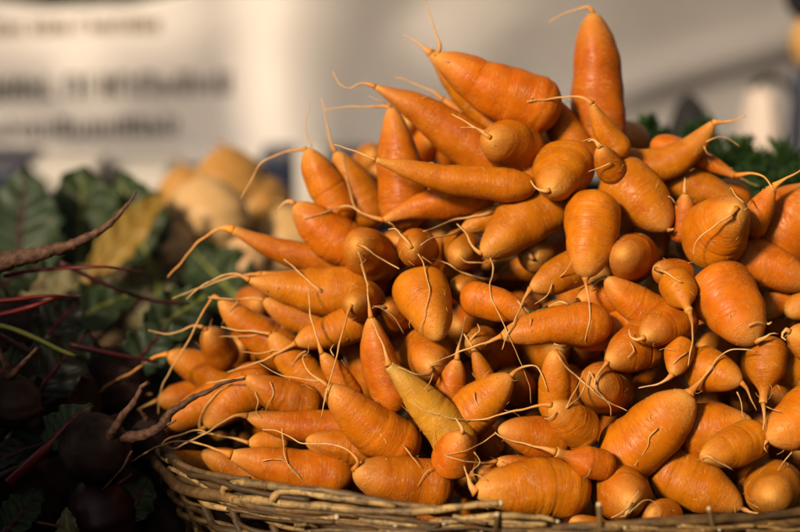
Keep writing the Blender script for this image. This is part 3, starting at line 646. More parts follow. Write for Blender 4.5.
SEG, RINGS = 32, 62
for ci, c in enumerate(cars):
    rs = random.Random(100 + ci)
    front = c.label is not None
    seg, rings = (SEG, RINGS) if front else (20, 24)
    ts = np.concatenate([[0.0, 0.006, 0.018], np.linspace(0.035, 1.0, rings)])
    P = c.spine(ts)
    rad = np.sqrt((c.r * shape(ts, c.prof)) ** 2 + (c.rn * ts) ** 2 * np.where(ts > 0.5, 1, 0.2))
    rad[0] = 0.02 * c.r
    seglen = np.linalg.norm(np.diff(P, axis=0), axis=1); cum = np.concatenate([[0], np.cumsum(seglen)])
    # slight waviness of the axis and of the girth
    a1, a2 = rs.uniform(0, 6.28), rs.uniform(0, 6.28)
    mod = 1 + 0.018 * np.sin(cum / 9 + a1) + 0.014 * np.sin(cum / 4.3 + a2) + 0.02 * np.sin(cum / 21 + a2)
    rad = rad * mod
    P[:, 0] += 0.035 * c.r * np.sin(cum / 17 + a1) * np.sin(np.pi * ts); P[:, 1] += 0.035 * c.r * np.sin(cum / 15 + a2) * np.sin(np.pi * ts)
    pts = [W(p[0], p[1], p[2] + c.z) for p in P]
    ang = np.linspace(0, 2 * np.pi, seg, endpoint=False)
    R2 = []
    k1, k2, k3 = rs.uniform(0, 6.28), rs.uniform(0, 6.28), rs.uniform(0, 6.28)
    rings_at = [(rs.uniform(0.12, 0.93), rs.uniform(0, 6.28), rs.uniform(0.6, 2.2), rs.uniform(0.012, 0.05), rs.uniform(0.008, 0.018)) for _ in range(rs.randint(9, 20))]
    for i, (p, q) in enumerate(zip(P, rad)):
        m = MPP(p[2] + c.z)
        lump = 1 + 0.035 * np.sin(2 * ang + k1 + cum[i] / 40) + 0.022 * np.sin(3 * ang + k2 - cum[i] / 25) + 0.012 * np.sin(5 * ang + k3 + cum[i] / 11)
        for (t0, f0, wd, dp, sg) in rings_at:
            g = math.exp(-((ts[i] - t0) / sg) ** 2)
            if g > 0.02:
                da = np.abs((ang - f0 + np.pi) % (2 * np.pi) - np.pi)
                lump = lump - dp * (1 - 0.65 * ts[i]) * g * np.clip(1 - (da / wd) ** 2, 0, 1)
        R2.append(q * m * lump)
    V, F, T, A = tube_geo(pts, R2, seg)
    T = np.repeat(ts, seg)
    cc = np.stack([np.cos(A), np.sin(A), np.repeat(cum, seg) / c.r], 1) + np.array([rs.uniform(0, 50), rs.uniform(0, 50), rs.uniform(0, 50)])
    base = W(*(np.array([P[0][0], P[0][1], P[0][2] + c.z])))
    o = mk('carrot', V, F, M['carrot_pale'] if c.pale else M['carrot'], loc=base, attrs={'tt': T, 'cc': cc})
    if front:
        tag(o, c.label, 'carrot', 'carrots heaped in the basket')
    else:
        tag(o, c.blabel or 'carrot buried in the heap, only a sliver showing in a dark gap', 'carrot', 'buried carrots')
        continue
    tip = P[-1]; ztip = tip[2] + c.z
    for k, path in enumerate(c.roots):
        if k == 0:
            pp = [(tip[0], tip[1])] + path; z0 = ztip; r0 = c.rn; r1 = 0.55; nm = 'taproot'
        else:
            pp = path; nm = 'side_root'
            dtip = math.dist(path[0], (tip[0], tip[1]))
            r0 = 0.78 if dtip < 60 else 0.62; r1 = 0.32
            z0 = min(zat(*path[0]) - 0.3, ztip + 25)
        pts3, rads = drape(pp, z0, r0, r1, free=9.0 if k == 0 else 2.0)
        wp = [W(*p) for p in pts3]; rw = [q * MPP(p[2]) for q, p in zip(rads, pts3)]
        V, F, T, A = tube_geo(wp, rw, 7)
        ro = mk(nm, V, F, M['root_orange'] if (ci in (10, 11, 13, 30, 37) and k == 0) else M['root'], o, wp[0], attrs={'tt': T if k == 0 else 0.3 + 0.7 * T})
        # fine branching hairs near the end of the taproot
    # root hairs: tiny curved threads on the skin
    HV, HF, HT = [], [], []
    nh = int(4 + c.r / 5)
    for _ in range(nh):
        t = rs.uniform(0.25, 0.98); a = rs.uniform(0, 6.28)
        i = int(np.searchsorted(ts, t)); i = min(i, len(ts) - 2)
        base_i = i * seg + int(a / 6.2832 * seg) % seg
        # reuse vertex position and outward direction
        vtx = Vector(o.data.vertices[base_i].co) + base
        out = (vtx - pts[i]).normalized()
        ax = (pts[i + 1] - pts[i]).normalized()
        ln = rs.choice([3, 4, 5, 7, 9, 14]) * K * rs.uniform(0.7, 1.2)
        side = (ax * rs.uniform(-1, 1) + out.cross(ax) * rs.uniform(-1, 1)).normalized()
        q0 = vtx - out * 0.0003
        lift = rs.uniform(0.1, 0.8)
        hp = [q0, q0 + (out * lift + side) * ln * 0.35, q0 + (out * lift * 0.7 + side * 1.0) * ln * 0.7 + ax * ln * rs.uniform(-0.2, 0.2), q0 + (out * lift * 0.5 + side) * ln + ax * ln * rs.uniform(-0.5, 0.5)]
        hr = rs.uniform(0.22, 0.42) * K
        v, f, tt_, _a = tube_geo(catmull([list(p) for p in hp], 6), [hr * (1 - 0.12 * q) for q in range(6)], 4)
        off = sum(len(x) for x in HV)
        HV.append(v); HF += [tuple(q + off for q in ff) for ff in f]; HT.append(0.4 + 0.6 * tt_)
    tag(mk('root_hair', np.concatenate(HV), HF, M['root'], o, base, attrs={'tt': np.concatenate(HT)}), kind='stuff')

# thin green leaf stalks showing in the gaps
for path, r in (([(440, 283), (452, 276), (466, 268)], 1.8), ([(664, 236), (668, 252), (664, 262)], 1.6), ([(520, 304), (534, 312), (548, 306)], 1.5)):
    pts = catmull(path, 9)
    zz = [zat(p[0], p[1]) for p in pts]; zz = [min(z, 150) + 1 for z in zz]; zs = max(zz) + 2
    v, f, t, a = tube_geo([W(p[0], p[1], zs) for p in pts], [r * K] * 9, 6)
    tag(mk('leaf_stalk', v, f, M['frond'], loc=W(*path[0], zs)), 'short green leaf stalk caught in a gap between carrots', 'stalk', 'green stalks in the heap')

# ------------------------------------------------------------------ the wicker basket
rb = random.Random(21)
NEAR = W(600, 542, -112); RIMZ = NEAR.z
BA, BB = 0.245, 0.135
BC = NEAR + Vector((0, BB, 0))
basket = empty('wicker_basket', (BC.x, BC.y, TZ))
tag(basket, 'weathered oval wicker basket heaped full with carrots', 'basket')
NST = 44
def bp_(th, z, off=0.0):
    """point on the basket wall: th = 0 at the front, positive to the left"""
    f = 0.80 + 0.20 * min(1, max(0, (z - TZ) / (RIMZ - TZ))) ** 0.8
    a, b = BA * f, BB * f
    n = Vector((-math.sin(th) / a, -math.cos(th) / b, 0)).normalized()
    return Vector((BC.x - a * math.sin(th), BC.y - b * math.cos(th), z)) + n * off
def strand(th0, th1, z, off, r, mat, amp=0.0032, phase=0.0, zj=0.002, name='wicker_strand', z1=None):
    n = max(10, int(abs(th1 - th0) * BA / 0.0045)); P = []; Q = []
    p1, p2 = rb.uniform(0, 6.28), rb.uniform(0, 6.28)
    for i in range(n):
        t = i / (n - 1); th = th0 + (th1 - th0) * t
        zz = z + ((z1 - z) * t if z1 is not None else 0) + zj * (math.sin(th * 5 + p1) + 0.5 * math.sin(th * 13 + p2))
        o = off + amp * math.cos(th * NST / 2 + phase) + 0.0006 * math.sin(th * 23 + p2)
        P.append(bp_(th, zz, o))
        q = r * (1 + 0.13 * math.sin(th * 9 + p1) + 0.10 * math.sin(th * 31 + p2))
        q *= min(1, 0.62 + 0.38 * min(t, 1 - t) * 12)
        Q.append(q)
    v, f, t, a = tube_geo(P, Q, 8)
    return mk(name, v, f, mat, basket, P[0])
# woven rows of the wall
nrow = 22
for j in range(nrow):
    z = TZ + 0.008 + j * (RIMZ - 0.012 - TZ) / (nrow)
    th = rb.uniform(-3.1, -2.6); end = th + 2 * math.pi
    while th < end - 0.15:
        ln = rb.uniform(1.0, 2.3)
        m = M['wicker'] if rb.random() < 0.22 else M['wicker_dark']
        strand(th, min(th + ln, end), z + rb.uniform(-0.0015, 0.0015), 0.0, rb.uniform(0.0013, 0.0024), m, 0.0030, j * math.pi, 0.0014)
        th += ln - 0.10
# uprights, some with pale cut ends standing above the rim
for i in range(NST):
    th = (i + 0.5) / NST * 2 * math.pi - math.pi
    up = -0.008 + rb.uniform(-0.004, 0.003)
    v, f, t, a = tube_geo([bp_(th, TZ + 0.001), bp_(th, TZ + 0.05), bp_(th, RIMZ + up)], [0.0026, 0.0026, 0.0023], 8)
    mk('upright', v, f, M['wicker_dark'], basket, bp_(th, TZ))
# rim: bundle of long twigs, loops and broken ends
for (t0, t1, dz, off, r, amp, m) in (
        (-3.14, 3.2, 0.002, -0.003, 0.0034, 0.001, 'wicker_dark'), (-3.0, 3.2, 0.0005, 0.0035, 0.0032, 0.001, 'wicker_dark'),
        (-1.4, 0.15, 0.0075, 0.001, 0.0031, 0.0006, 'wicker_dark'), (-2.9, -1.2, 0.007, 0.0, 0.0031, 0.001, 'wicker'), (1.3, 3.2, 0.007, 0.0, 0.0031, 0.001, 'wicker')):
    strand(t0, t1, RIMZ + dz, off, r, M[m], amp, 0, 0.0026)

def twig(path, r0, r1, mat, cut=False, name='wicker_strand', jit=0.5):
    """rim twig given as (photo x, photo y, depth) waypoints"""
    L = sum(math.dist(path[i][:2], path[i + 1][:2]) for i in range(len(path) - 1))
    n = max(8, int(L / 5)); pts = catmull(path, n); p1, p2 = rb.uniform(0, 6), rb.uniform(0, 6)
    P = []; Q = []
    for i, p in enumerate(pts):
        t = i / (n - 1)
        P.append(W(p[0] + jit * math.sin(t * L / 9 + p1), p[1] + jit * math.sin(t * L / 11 + p2) + 0.5 * jit * math.sin(t * L / 4 + p1), p[2]))
        Q.append((r0 + (r1 - r0) * t) * MPP(p[2]) * (1 + 0.10 * math.sin(t * L / 13 + p1) + 0.07 * math.sin(t * L / 5 + p2)))
    v, f, t, a = tube_geo(P, Q, 9)
    o = mk(name, v, f, mat, basket, P[0])
    if cut:
        d = (P[-1] - P[-2]).normalized()
        v, f, t, a = tube_geo([P[-1] - d * 0.0002, P[-1] + d * 0.0018], [Q[-1] * 0.97, Q[-1] * 0.72], 9)
        mk('cut_end', v, f, M['twig_cut'], o, P[-1])
    return o
Wk, Wd = M['wicker'], M['wicker_dark']
# front rim twigs as they lie in view
twig([(232, 499, -34), (260, 501, -52), (300, 505, -74), (350, 509, -92), (400, 512, -104), (450, 508, -112), (500, 503, -118)], 4.6, 3.6, Wk, True)
twig([(228, 487, -26), (250, 484, -48), (290, 488, -70), (340, 493, -88), (392, 503, -100), (440, 508, -104)], 4.4, 3.0, Wk)
twig([(226, 496, -24), (224, 489, -26), (232, 484, -34), (246, 482, -46)], 4.2, 4.0, Wk)
twig([(272, 501, -66), (276, 494, -66), (290, 491, -70), (318, 495, -82), (352, 500, -94), (396, 506, -104)], 4.0, 3.0, Wk)
twig([(190, 474, 10), (210, 478, -14), (240, 488, -44), (275, 496, -62), (310, 500, -76)], 3.8, 3.0, Wd)
twig([(176, 462, 20), (190, 468, 4), (206, 473, -10), (226, 477, -28), (250, 480, -44)], 3.4, 3.0, Wd)
twig([(430, 524, -106), (470, 518, -116), (510, 516, -122), (540, 517, -122), (556, 521, -122)], 4.2, 2.6, Wk, True)
twig([(360, 520, -92), (400, 524, -102), (440, 526, -108), (480, 530, -110)], 4.0, 3.4, Wk, True)
twig([(556, 528, -126), (620, 524, -132), (680, 522, -132), (740, 518, -124), (800, 512, -112), (850, 505, -92)], 4.4, 4.2, Wd)
twig([(500, 531, -118), (580, 532, -128), (660, 530, -130), (740, 527, -124), (820, 519, -104)], 4.6, 4.0, Wd)
twig([(290, 518, -66), (330, 522, -80), (380, 532, -92), (430, 538, -102)], 4.4, 3.6, Wk)
twig([(250, 512, -44), (290, 510, -64), (340, 514, -84), (420, 521, -104)], 3.6, 3.0, Wd)
twig([(296, 526, -70), (318, 520, -80), (336, 517, -86)], 3.4, 3.0, Wk, True)
twig([(600, 535, -134), (600, 522, -136), (599, 506, -136)], 4.2, 3.4, Wd, True, 'upright', 0.2)
twig([(714, 534, -130), (712, 522, -132), (709, 510, -132)], 3.2, 2.4, Wd, True, 'upright', 0.2)
twig([(494, 536, -122), (496, 526, -126), (497, 516, -127)], 3.2, 2.8, Wd, True, 'upright', 0.2)

RX = [150, 200, 230, 300, 400, 500, 600, 700, 800, 860]
RY = [458, 478, 494, 509, 520, 526, 531, 529, 522, 514]; RS = [60, 0, -34, -78, -107, -124, -136, -135, -118, -92]
rt = random.Random(77)
for i in range(46):
    x0 = rt.uniform(165, 800); ln = rt.uniform(26, 120); sl = rt.uniform(-0.09, 0.09); dy = rt.uniform(-4, 16); ds = rt.uniform(-3, 5)
    path = []
    for k in range(5):
        x = x0 + ln * k / 4
        path.append((x, float(np.interp(x, RX, RY)) + dy + sl * (x - x0 - ln / 2) + rt.uniform(-1.2, 1.2), float(np.interp(x, RX, RS)) + ds))
    if rt.random() < 0.5: path.reverse()
    twig(path, rt.uniform(1.4, 3.2), rt.uniform(0.9, 2.2), Wk if rt.random() < 0.45 else Wd, rt.random() < 0.35)

# ------------------------------------------------------------------ beets, stalks and leaves on the left
def root_body(name, crown, tip, r, mat, root=None, rroot=3.0, label=None, rootmat=None, extra=(), cat='beet', group=None, sag=0.0):
    """round root vegetable: crown and tip are (px,py,s)"""
    a, b = np.array(crown, float), np.array(tip, float)
    ts = np.concatenate([[0, 0.01, 0.03], np.linspace(0.06, 1, 26)])
    P = [W(*(a + (b - a) * t)) for t in ts]
    sh = np.sqrt(np.clip(1 - np.abs((ts - 0.45) / 0.45) ** 2.3, 0, 1)) * np.where(ts > 0.9, 0, 1)
    sh = np.where(ts > 0.45, np.power(np.clip(1 - ((ts - 0.45) / 0.55) ** 2.0, 0, 1), 0.75), sh)
    seg = 30; ang = np.linspace(0, 2 * np.pi, seg, endpoint=False); q = random.Random(hash((crown, tip)) % 9999)
    k1, k2 = q.uniform(0, 6), q.uniform(0, 6)
    Rr = []
    for t, s_ in zip(ts, sh):
        m = MPP(a[2] + (b[2] - a[2]) * t)
        Rr.append((r * s_ + rroot * t + 0.5) * m * (1 + 0.06 * np.sin(2 * ang + k1 + t) + 0.04 * np.sin(3 * ang + k2 - 2 * t) + 0.02 * np.sin(7 * ang + k1 + 9 * t) + 0.02 * np.sin(25 * t + k2)))
    v, f, t, an = tube_geo(P, Rr, seg)
    o = mk(name, v, f, mat, loc=P[0])
    if label: tag(o, label, cat, group)
    for path, r0, r1, nm in ([(root, rroot, 1.2, 'taproot')] if root else []) + [(e[0], e[1], e[2], 'side_root') for e in extra]:
        L = sum(math.dist(path[i], path[i + 1]) for i in range(len(path) - 1)); n = max(8, int(L / 4))
        pts = catmull(path, n)
        Pw = [W(p[0] + 0.5 * math.sin(i * 0.9 + k1), p[1] + 0.5 * math.sin(i * 0.7 + k2), p[2]) for i, p in enumerate(pts)]
        Qw = [(r0 + (r1 - r0) * (i / (n - 1)) ** 0.8) * MPP(p[2]) * (1 + 0.10 * math.sin(i * 1.9 + k1) + 0.07 * math.sin(i * 3.1)) for i, p in enumerate(pts)]
        v, f, t, an = tube_geo(Pw, Qw, 8)
        mk(nm, v, f, rootmat or M['beet_root'], o, Pw[0])
    return o

root_body('beet', (70, 462, 60), (122, 436, 28), 32, M['beet'], [(122, 436, 28), (135, 437, 22), (150, 433, 14), (163, 424, 8), (172, 412, 2), (186, 402, -10), (204, 393, -16), (222, 384, -18), (246, 378, -16)], 7.0,
          'dusky beet nearest the carrots with a branching woody root', extra=[([(106, 444, 26), (114, 430, 16), (124, 414, 10), (134, 402, 8), (140, 392, 6), (142, 386, 6), (148, 382, 4)], 6.0, 2.2), ([(132, 450, 20), (124, 466, 16), (112, 480, 14), (103, 489, 14)], 1.6, 0.9), ([(166, 424, 6), (172, 423, 2), (176, 420, 0)], 2.0, 0.8)])
root_body('beet', (-110, 300, 130), (-18, 270, 110), 44, M['beet'], [(-18, 270, 110), (0, 263, 108), (24, 257, 104), (50, 251, 100), (74, 244, 96), (98, 232, 92), (116, 218, 90), (127, 205, 90), (136, 192, 90)], 12.0,
          'beet at the left edge whose long brown root curves up over the leaves')
root_body('beet', (10, 420, 70), (10, 378, 50), 30, M['beet'], [(10, 378, 50), (6, 366, 46), (0, 352, 42), (-8, 336, 40)], 5.0,
          'dark beet at the left edge with a forked upright root', extra=[([(11, 376, 46), (20, 367, 42), (28, 358, 40), (37, 347, 38)], 4.0, 1.8)])
root_body('beet', (112, 552, 70), (92, 478, 48), 36, M['beet_red'], [(92, 478, 48), (86, 468, 46)], 4.0, 'smooth dark red beet at the bottom left')
root_body('beet', (150, 470, 120), (146, 420, 100), 22, M['beet'], [(146, 420, 100), (140, 408, 96)], 3.0, 'small beet in shade behind the branching root')
for i, (x, y, s_, r, lab) in enumerate(((30, 500, 110, 34, 'shadowed beet low at the left below the pale stalk'), (60, 400, 160, 34, 'shadowed beet behind the forked upright root'), (160, 520, 120, 32, 'shadowed beet just left of the basket wall'), (-20, 470, 90, 36, 'shadowed beet cut by the left edge near the bottom'),
                                        (110, 380, 210, 34, 'shadowed beet deep below the blurred leaves'), (170, 455, 240, 32, 'shadowed beet behind the thin overhanging carrot'), (20, 330, 260, 34, 'shadowed beet under the red stalks'), (190, 400, 330, 34, 'shadowed beet behind the outermost carrots'))):
    root_body('beet', (x + 18, y + 30, s_ + 20), (x - 10, y - 30, s_ - 16), r, M['beet'], [(x - 10, y - 30, s_ - 16), (x - 16, y - 42, s_ - 20), (x - 26, y - 50, s_ - 20)], 3.0, lab)
rq = random.Random(8)
for i in range(26):      # the heap of beets below, hardly lit
    x = rq.uniform(-60, 200); y = rq.uniform(350, 560); s_ = rq.uniform(200, 420)
    p = W(x, y, s_)
    if p.z < TZ + 0.02: continue
    root_body('beet', (x + rq.uniform(-20, 20), y + rq.uniform(-10, 30), s_ + 20), (x + rq.uniform(-30, 30), y + rq.uniform(-30, 10), s_ - 30), rq.uniform(28, 36), M['beet'], None, 2.5,
              'beet lost in the dark at the bottom of the beet heap', group='beets in the dark')

def stalk(path, r0, r1, mat, label, name='beet_stalk', cat='stalk', group='beet stalks'):
    L = sum(math.dist(path[i], path[i + 1]) for i in range(len(path) - 1)); n = max(8, int(L / 7)); pts = catmull(path, n)
    P = [W(*p) for p in pts]; Q = [(r0 + (r1 - r0) * i / (n - 1)) * MPP(p[2]) * (1 + 0.06 * math.sin(i * 1.3)) for i, p in enumerate(pts)]
    v, f, t, a = tube_geo(P, Q, 10, 0.75)
    return tag(mk(name, v, f, mat, loc=P[0]), label, cat, group)
SR, SD, SG = M['stem_red'], M['stem_dim'], M['stem_green']
stalk([(-20, 302, 100), (10, 300, 100), (34, 297, 104), (56, 296, 110), (84, 297, 150)], 4.2, 1.2, SR, 'upper of two bright red beet stalks at the left edge')
stalk([(-20, 318, 90), (8, 313, 92), (30, 307, 96), (46, 302, 100), (80, 292, 160)], 4.6, 1.2, SR, 'lower of two bright red beet stalks at the left edge')
stalk([(4, 276, 120), (30, 271, 122), (70, 268, 124), (108, 267, 130), (140, 272, 190)], 3.2, 1.0, SR, 'slim crimson stalk under the curved brown beet root')
stalk([(-20, 322, 90), (10, 328, 92), (40, 340, 98), (60, 350, 104), (76, 356, 108)], 3.6, 2.4, SG, 'yellow green stalk slanting below the red ones')
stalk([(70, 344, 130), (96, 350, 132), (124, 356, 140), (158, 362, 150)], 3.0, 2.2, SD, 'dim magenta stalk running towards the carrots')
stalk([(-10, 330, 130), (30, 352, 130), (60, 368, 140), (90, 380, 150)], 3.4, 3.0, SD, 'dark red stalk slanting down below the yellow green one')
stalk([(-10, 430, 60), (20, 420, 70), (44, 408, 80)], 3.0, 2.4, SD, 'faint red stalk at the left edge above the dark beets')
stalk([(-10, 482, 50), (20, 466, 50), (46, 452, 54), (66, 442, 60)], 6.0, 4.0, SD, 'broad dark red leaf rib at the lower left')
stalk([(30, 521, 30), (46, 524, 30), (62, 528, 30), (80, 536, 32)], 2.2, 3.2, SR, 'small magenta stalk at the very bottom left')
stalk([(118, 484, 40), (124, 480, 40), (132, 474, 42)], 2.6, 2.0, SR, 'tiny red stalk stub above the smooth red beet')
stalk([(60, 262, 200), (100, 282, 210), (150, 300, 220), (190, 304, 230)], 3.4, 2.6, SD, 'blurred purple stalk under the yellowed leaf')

def leaf(base, tip, width, mat, label, side=(0, 0, 1), cup=0.25, arch=0.12, ruffle=0.05, stalk_mat=None, name='beet_leaf', seed=0, group='beet leaves'):
    """blade between base and tip (px,py,s); side = direction its face leans to"""
    q = random.Random(seed)
    if base[1] < 340: base = (base[0], base[1], base[2] + 330); tip = (tip[0], tip[1], tip[2] + 330)
    b, t_ = W(*base), W(*tip)
    ax = t_ - b; L = ax.length; ax.normalize()
    up = Vector(side); up = (up - ax * up.dot(ax)).normalized(); sd = ax.cross(up).normalized()
    wd = width * MPP((base[2] + tip[2]) / 2) / 2
    nu, nv = 18, 34
    V = []; U = []; p = [q.uniform(0, 6.28) for _ in range(6)]
    for j in range(nv + 1):
        v = j / nv
        prof = (math.sin(math.pi * min(1, v * 0.94 + 0.05) ** 0.75)) ** 0.8 * (1 + 0.06 * math.sin(v * 23 + p[0]))
        for i in range(nu + 1):
            u = i / nu * 2 - 1
            edge = 1 + 0.07 * math.sin(v * 37 + p[1] + (1 if u > 0 else 0) * 2)
            x = u * wd * max(prof, 0.03) * (edge if abs(u) > 0.9 else 1)
            z = arch * L * math.sin(math.pi * v) + cup * abs(x) ** 1.3 / wd ** 0.3 + ruffle * wd * 2 * (abs(u) ** 2) * math.sin(v * 17 + p[2] + u * 1.5) + 0.05 * wd * math.sin(v * 30 - abs(u) * 5)
            V.append(b + ax * (v * L) + sd * x + up * z); U.append((u, v, 0))
    F = []
    for j in range(nv):
        for i in range(nu):
            k = j * (nu + 1) + i; F.append((k, k + 1, k + nu + 2, k + nu + 1))
    o = mk(name, [list(x) for x in V], F, mat, loc=b, attrs={'uvv': U})
    md = o.modifiers.new('thickness', 'SOLIDIFY'); md.thickness = 0.0006
    tag(o, label, 'leaf', group)
    P = [V[j * (nu + 1) + nu // 2] - up * 0.0012 for j in range(0, nv + 1, 2)]
    P = [b - ax * 0.03] + P
    v_, f_, t2, a2 = tube_geo(P, [0.0026 * (1 - 0.8 * i / len(P)) + 0.0005 for i in range(len(P))], 7)
    mk('midrib', v_, f_, stalk_mat or M['stem_green'], o, b)
    return o
CAMD = (0, -0.9, 0.35)
leaf((18, 285, 230), (26, 168, 260), 92, M['leaf_blue'], 'grey green leaf standing upright at the left edge', CAMD, 0.2, 0.05, 0.06, M['stem_dim'], seed=1)
leaf((80, 270, 280), (84, 166, 330), 96, M['leaf'], 'dark green leaf behind the curved beet root', CAMD, 0.2, 0.04, 0.08, seed=2)
leaf((150, 262, 290), (118, 172, 330), 70, M['leaf'], 'green leaf between the yellowed leaf and the beet root', CAMD, 0.2, 0.04, 0.08, seed=3)
leaf((96, 270, 210), (164, 192, 260), 38, M['leaf_yellow'], 'yellowed leaf slanting up before the golden turnips', CAMD, 0.25, 0.03, 0.05, M['leaf_yellow'], seed=4)
leaf((40, 330, 190), (112, 262, 240), 56, M['leaf_pale'], 'pale olive leaf lying under the crimson stalk', CAMD, 0.2, 0.04, 0.06, M['stem_dim'], seed=5)
leaf((20, 290, 200), (92, 282, 230), 46, M['leaf_pale'], 'pale olive leaf below the curved brown root', (0, -0.5, 0.8), 0.2, 0.04, 0.06, M['stem_dim'], seed=6)
leaf((240, 300, 250), (190, 248, 270), 70, M['leaf'], 'green leaf just left of the long hooked carrot root', CAMD, 0.2, 0.04, 0.08, seed=7)
leaf((120, 320, 260), (180, 270, 300), 60, M['leaf_pale'], 'brownish olive leaf below the yellowed one', CAMD, 0.2, 0.04, 0.08, M['stem_dim'], seed=8)
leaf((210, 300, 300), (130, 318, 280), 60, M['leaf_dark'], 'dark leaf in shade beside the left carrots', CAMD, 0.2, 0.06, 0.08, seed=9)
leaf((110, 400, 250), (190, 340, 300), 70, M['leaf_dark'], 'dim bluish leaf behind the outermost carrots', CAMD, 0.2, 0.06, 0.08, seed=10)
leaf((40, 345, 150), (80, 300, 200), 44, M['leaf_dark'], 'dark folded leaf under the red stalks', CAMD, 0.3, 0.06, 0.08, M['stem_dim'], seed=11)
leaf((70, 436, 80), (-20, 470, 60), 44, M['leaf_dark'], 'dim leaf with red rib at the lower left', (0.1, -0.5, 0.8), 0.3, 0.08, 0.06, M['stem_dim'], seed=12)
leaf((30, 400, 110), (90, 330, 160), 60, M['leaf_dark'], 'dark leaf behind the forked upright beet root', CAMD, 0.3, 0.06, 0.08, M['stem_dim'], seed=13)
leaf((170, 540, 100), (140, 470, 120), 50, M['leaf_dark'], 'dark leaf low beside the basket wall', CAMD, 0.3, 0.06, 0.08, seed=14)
leaf((70, 545, 20), (66, 508, 26), 22, M['leaf_pale'], 'small withered leaf at the very bottom left', CAMD, 0.5, 0.06, 0.08, seed=15)

leaf((60, 330, -20), (140, 290, 20), 58, M['leaf'], 'dark green leaf lying across the middle of the left side', (0, -0.6, 0.7), 0.25, 0.06, 0.09, seed=16)
leaf((-20, 300, -60), (46, 262, -20), 52, M['leaf'], 'green leaf at the left edge just under the curved brown root', (0, -0.6, 0.7), 0.25, 0.06, 0.09, M['stem_dim'], seed=17)
leaf((150, 335, -40), (212, 292, 0), 54, M['leaf'], 'green leaf tucked behind the leftmost falling carrot root', (0.2, -0.7, 0.6), 0.25, 0.06, 0.09, seed=18)
leaf((128, 372, 200), (172, 322, 230), 46, M['leaf_blue'], 'grey green leaf behind the outermost carrot root', CAMD, 0.25, 0.06, 0.09, M['stem_dim'], seed=19)
leaf((0, 372, 120), (66, 362, 150), 50, M['leaf'], 'shaded green leaf beside the forked upright beet root', (0, -0.6, 0.8), 0.25, 0.06, 0.09, M['stem_red'], seed=20)
leaf((48, 446, 40), (92, 404, 60), 40, M['leaf_blue'], 'grey green leaf draped over the beet nearest the carrots', (0, -0.6, 0.8), 0.25, 0.08, 0.09, M['stem_red'], seed=21)
leaf((6, 532, 30), (44, 492, 50), 42, M['leaf'], 'shaded green leaf low in the left corner', (0, -0.6, 0.8), 0.25, 0.08, 0.09, M['stem_dim'], seed=22)
leaf((128, 520, 50), (150, 478, 70), 40, M['leaf'], 'shaded green leaf between the red beet and the basket', (0, -0.7, 0.7), 0.25, 0.08, 0.09, M['stem_dim'], seed=23)

# ------------------------------------------------------------------ golden turnips behind
def S_of(D): return (D - D0) / K
crate = empty('wooden_crate', W(215, 290, S_of(1.30))); tag(crate, 'plain wooden crate under the blurred golden turnips', 'crate')
cz = W(215, 262, S_of(1.30)).z
cx0, cx1, cy0, cy1 = -0.27, -0.03, 1.17, 1.47
for k in range(3):
    z0 = TZ + 0.002 + k * (cz - TZ) / 3; z1 = z0 + (cz - TZ) / 3 - 0.008
    box('slat', (cx0, cy0, z0), (cx1, cy0 + 0.008, z1), M['crate'], crate); box('slat', (cx0, cy1 - 0.008, z0), (cx1, cy1, z1), M['crate'], crate)
    box('slat', (cx0 + 0.001, cy0 + 0.009, z0), (cx0 + 0.009, cy1 - 0.009, z1), M['crate'], crate); box('slat', (cx1 - 0.009, cy0 + 0.009, z0), (cx1 - 0.001, cy1 - 0.009, z1), M['crate'], crate)
box('bottom', (cx0 + 0.01, cy0 + 0.01, TZ + 0.002), (cx1 - 0.01, cy1 - 0.01, TZ + 0.01), M['crate'], crate)
for (x, y, D, r, m, lab) in ((206, 218, 1.26, 42, 'turnip_a', 'pale golden turnip in front of the blurred group'), (228, 186, 1.36, 40, 'turnip_b', 'ochre turnip on top of the blurred group'), (186, 196, 1.36, 30, 'turnip_b', 'ochre turnip at the left of the blurred group'),
                             (258, 206, 1.36, 32, 'turnip_b', 'ochre turnip behind the arching carrot root'), (288, 240, 1.30, 34, 'turnip_a', 'pale turnip half hidden behind the upper left carrots'), (172, 246, 1.22, 22, 'turnip_c', 'small peach coloured turnip at the left of the crate'), (246, 262, 1.2, 26, 'turnip_c', 'peach coloured turnip low beside the crate edge')):
    s_ = S_of(D)
    root_body('turnip', (x + 6, y + r * 0.95, s_ + 20), (x - 4, y - r * 1.0, s_ - 10), r, M[m], [(x - 4, y - r, s_ - 10), (x - 8, y - r - 4, s_ - 12), (x - 12, y - r - 5, s_ - 12)], 2.0, lab, M[m], cat='turnip', group='golden turnips')

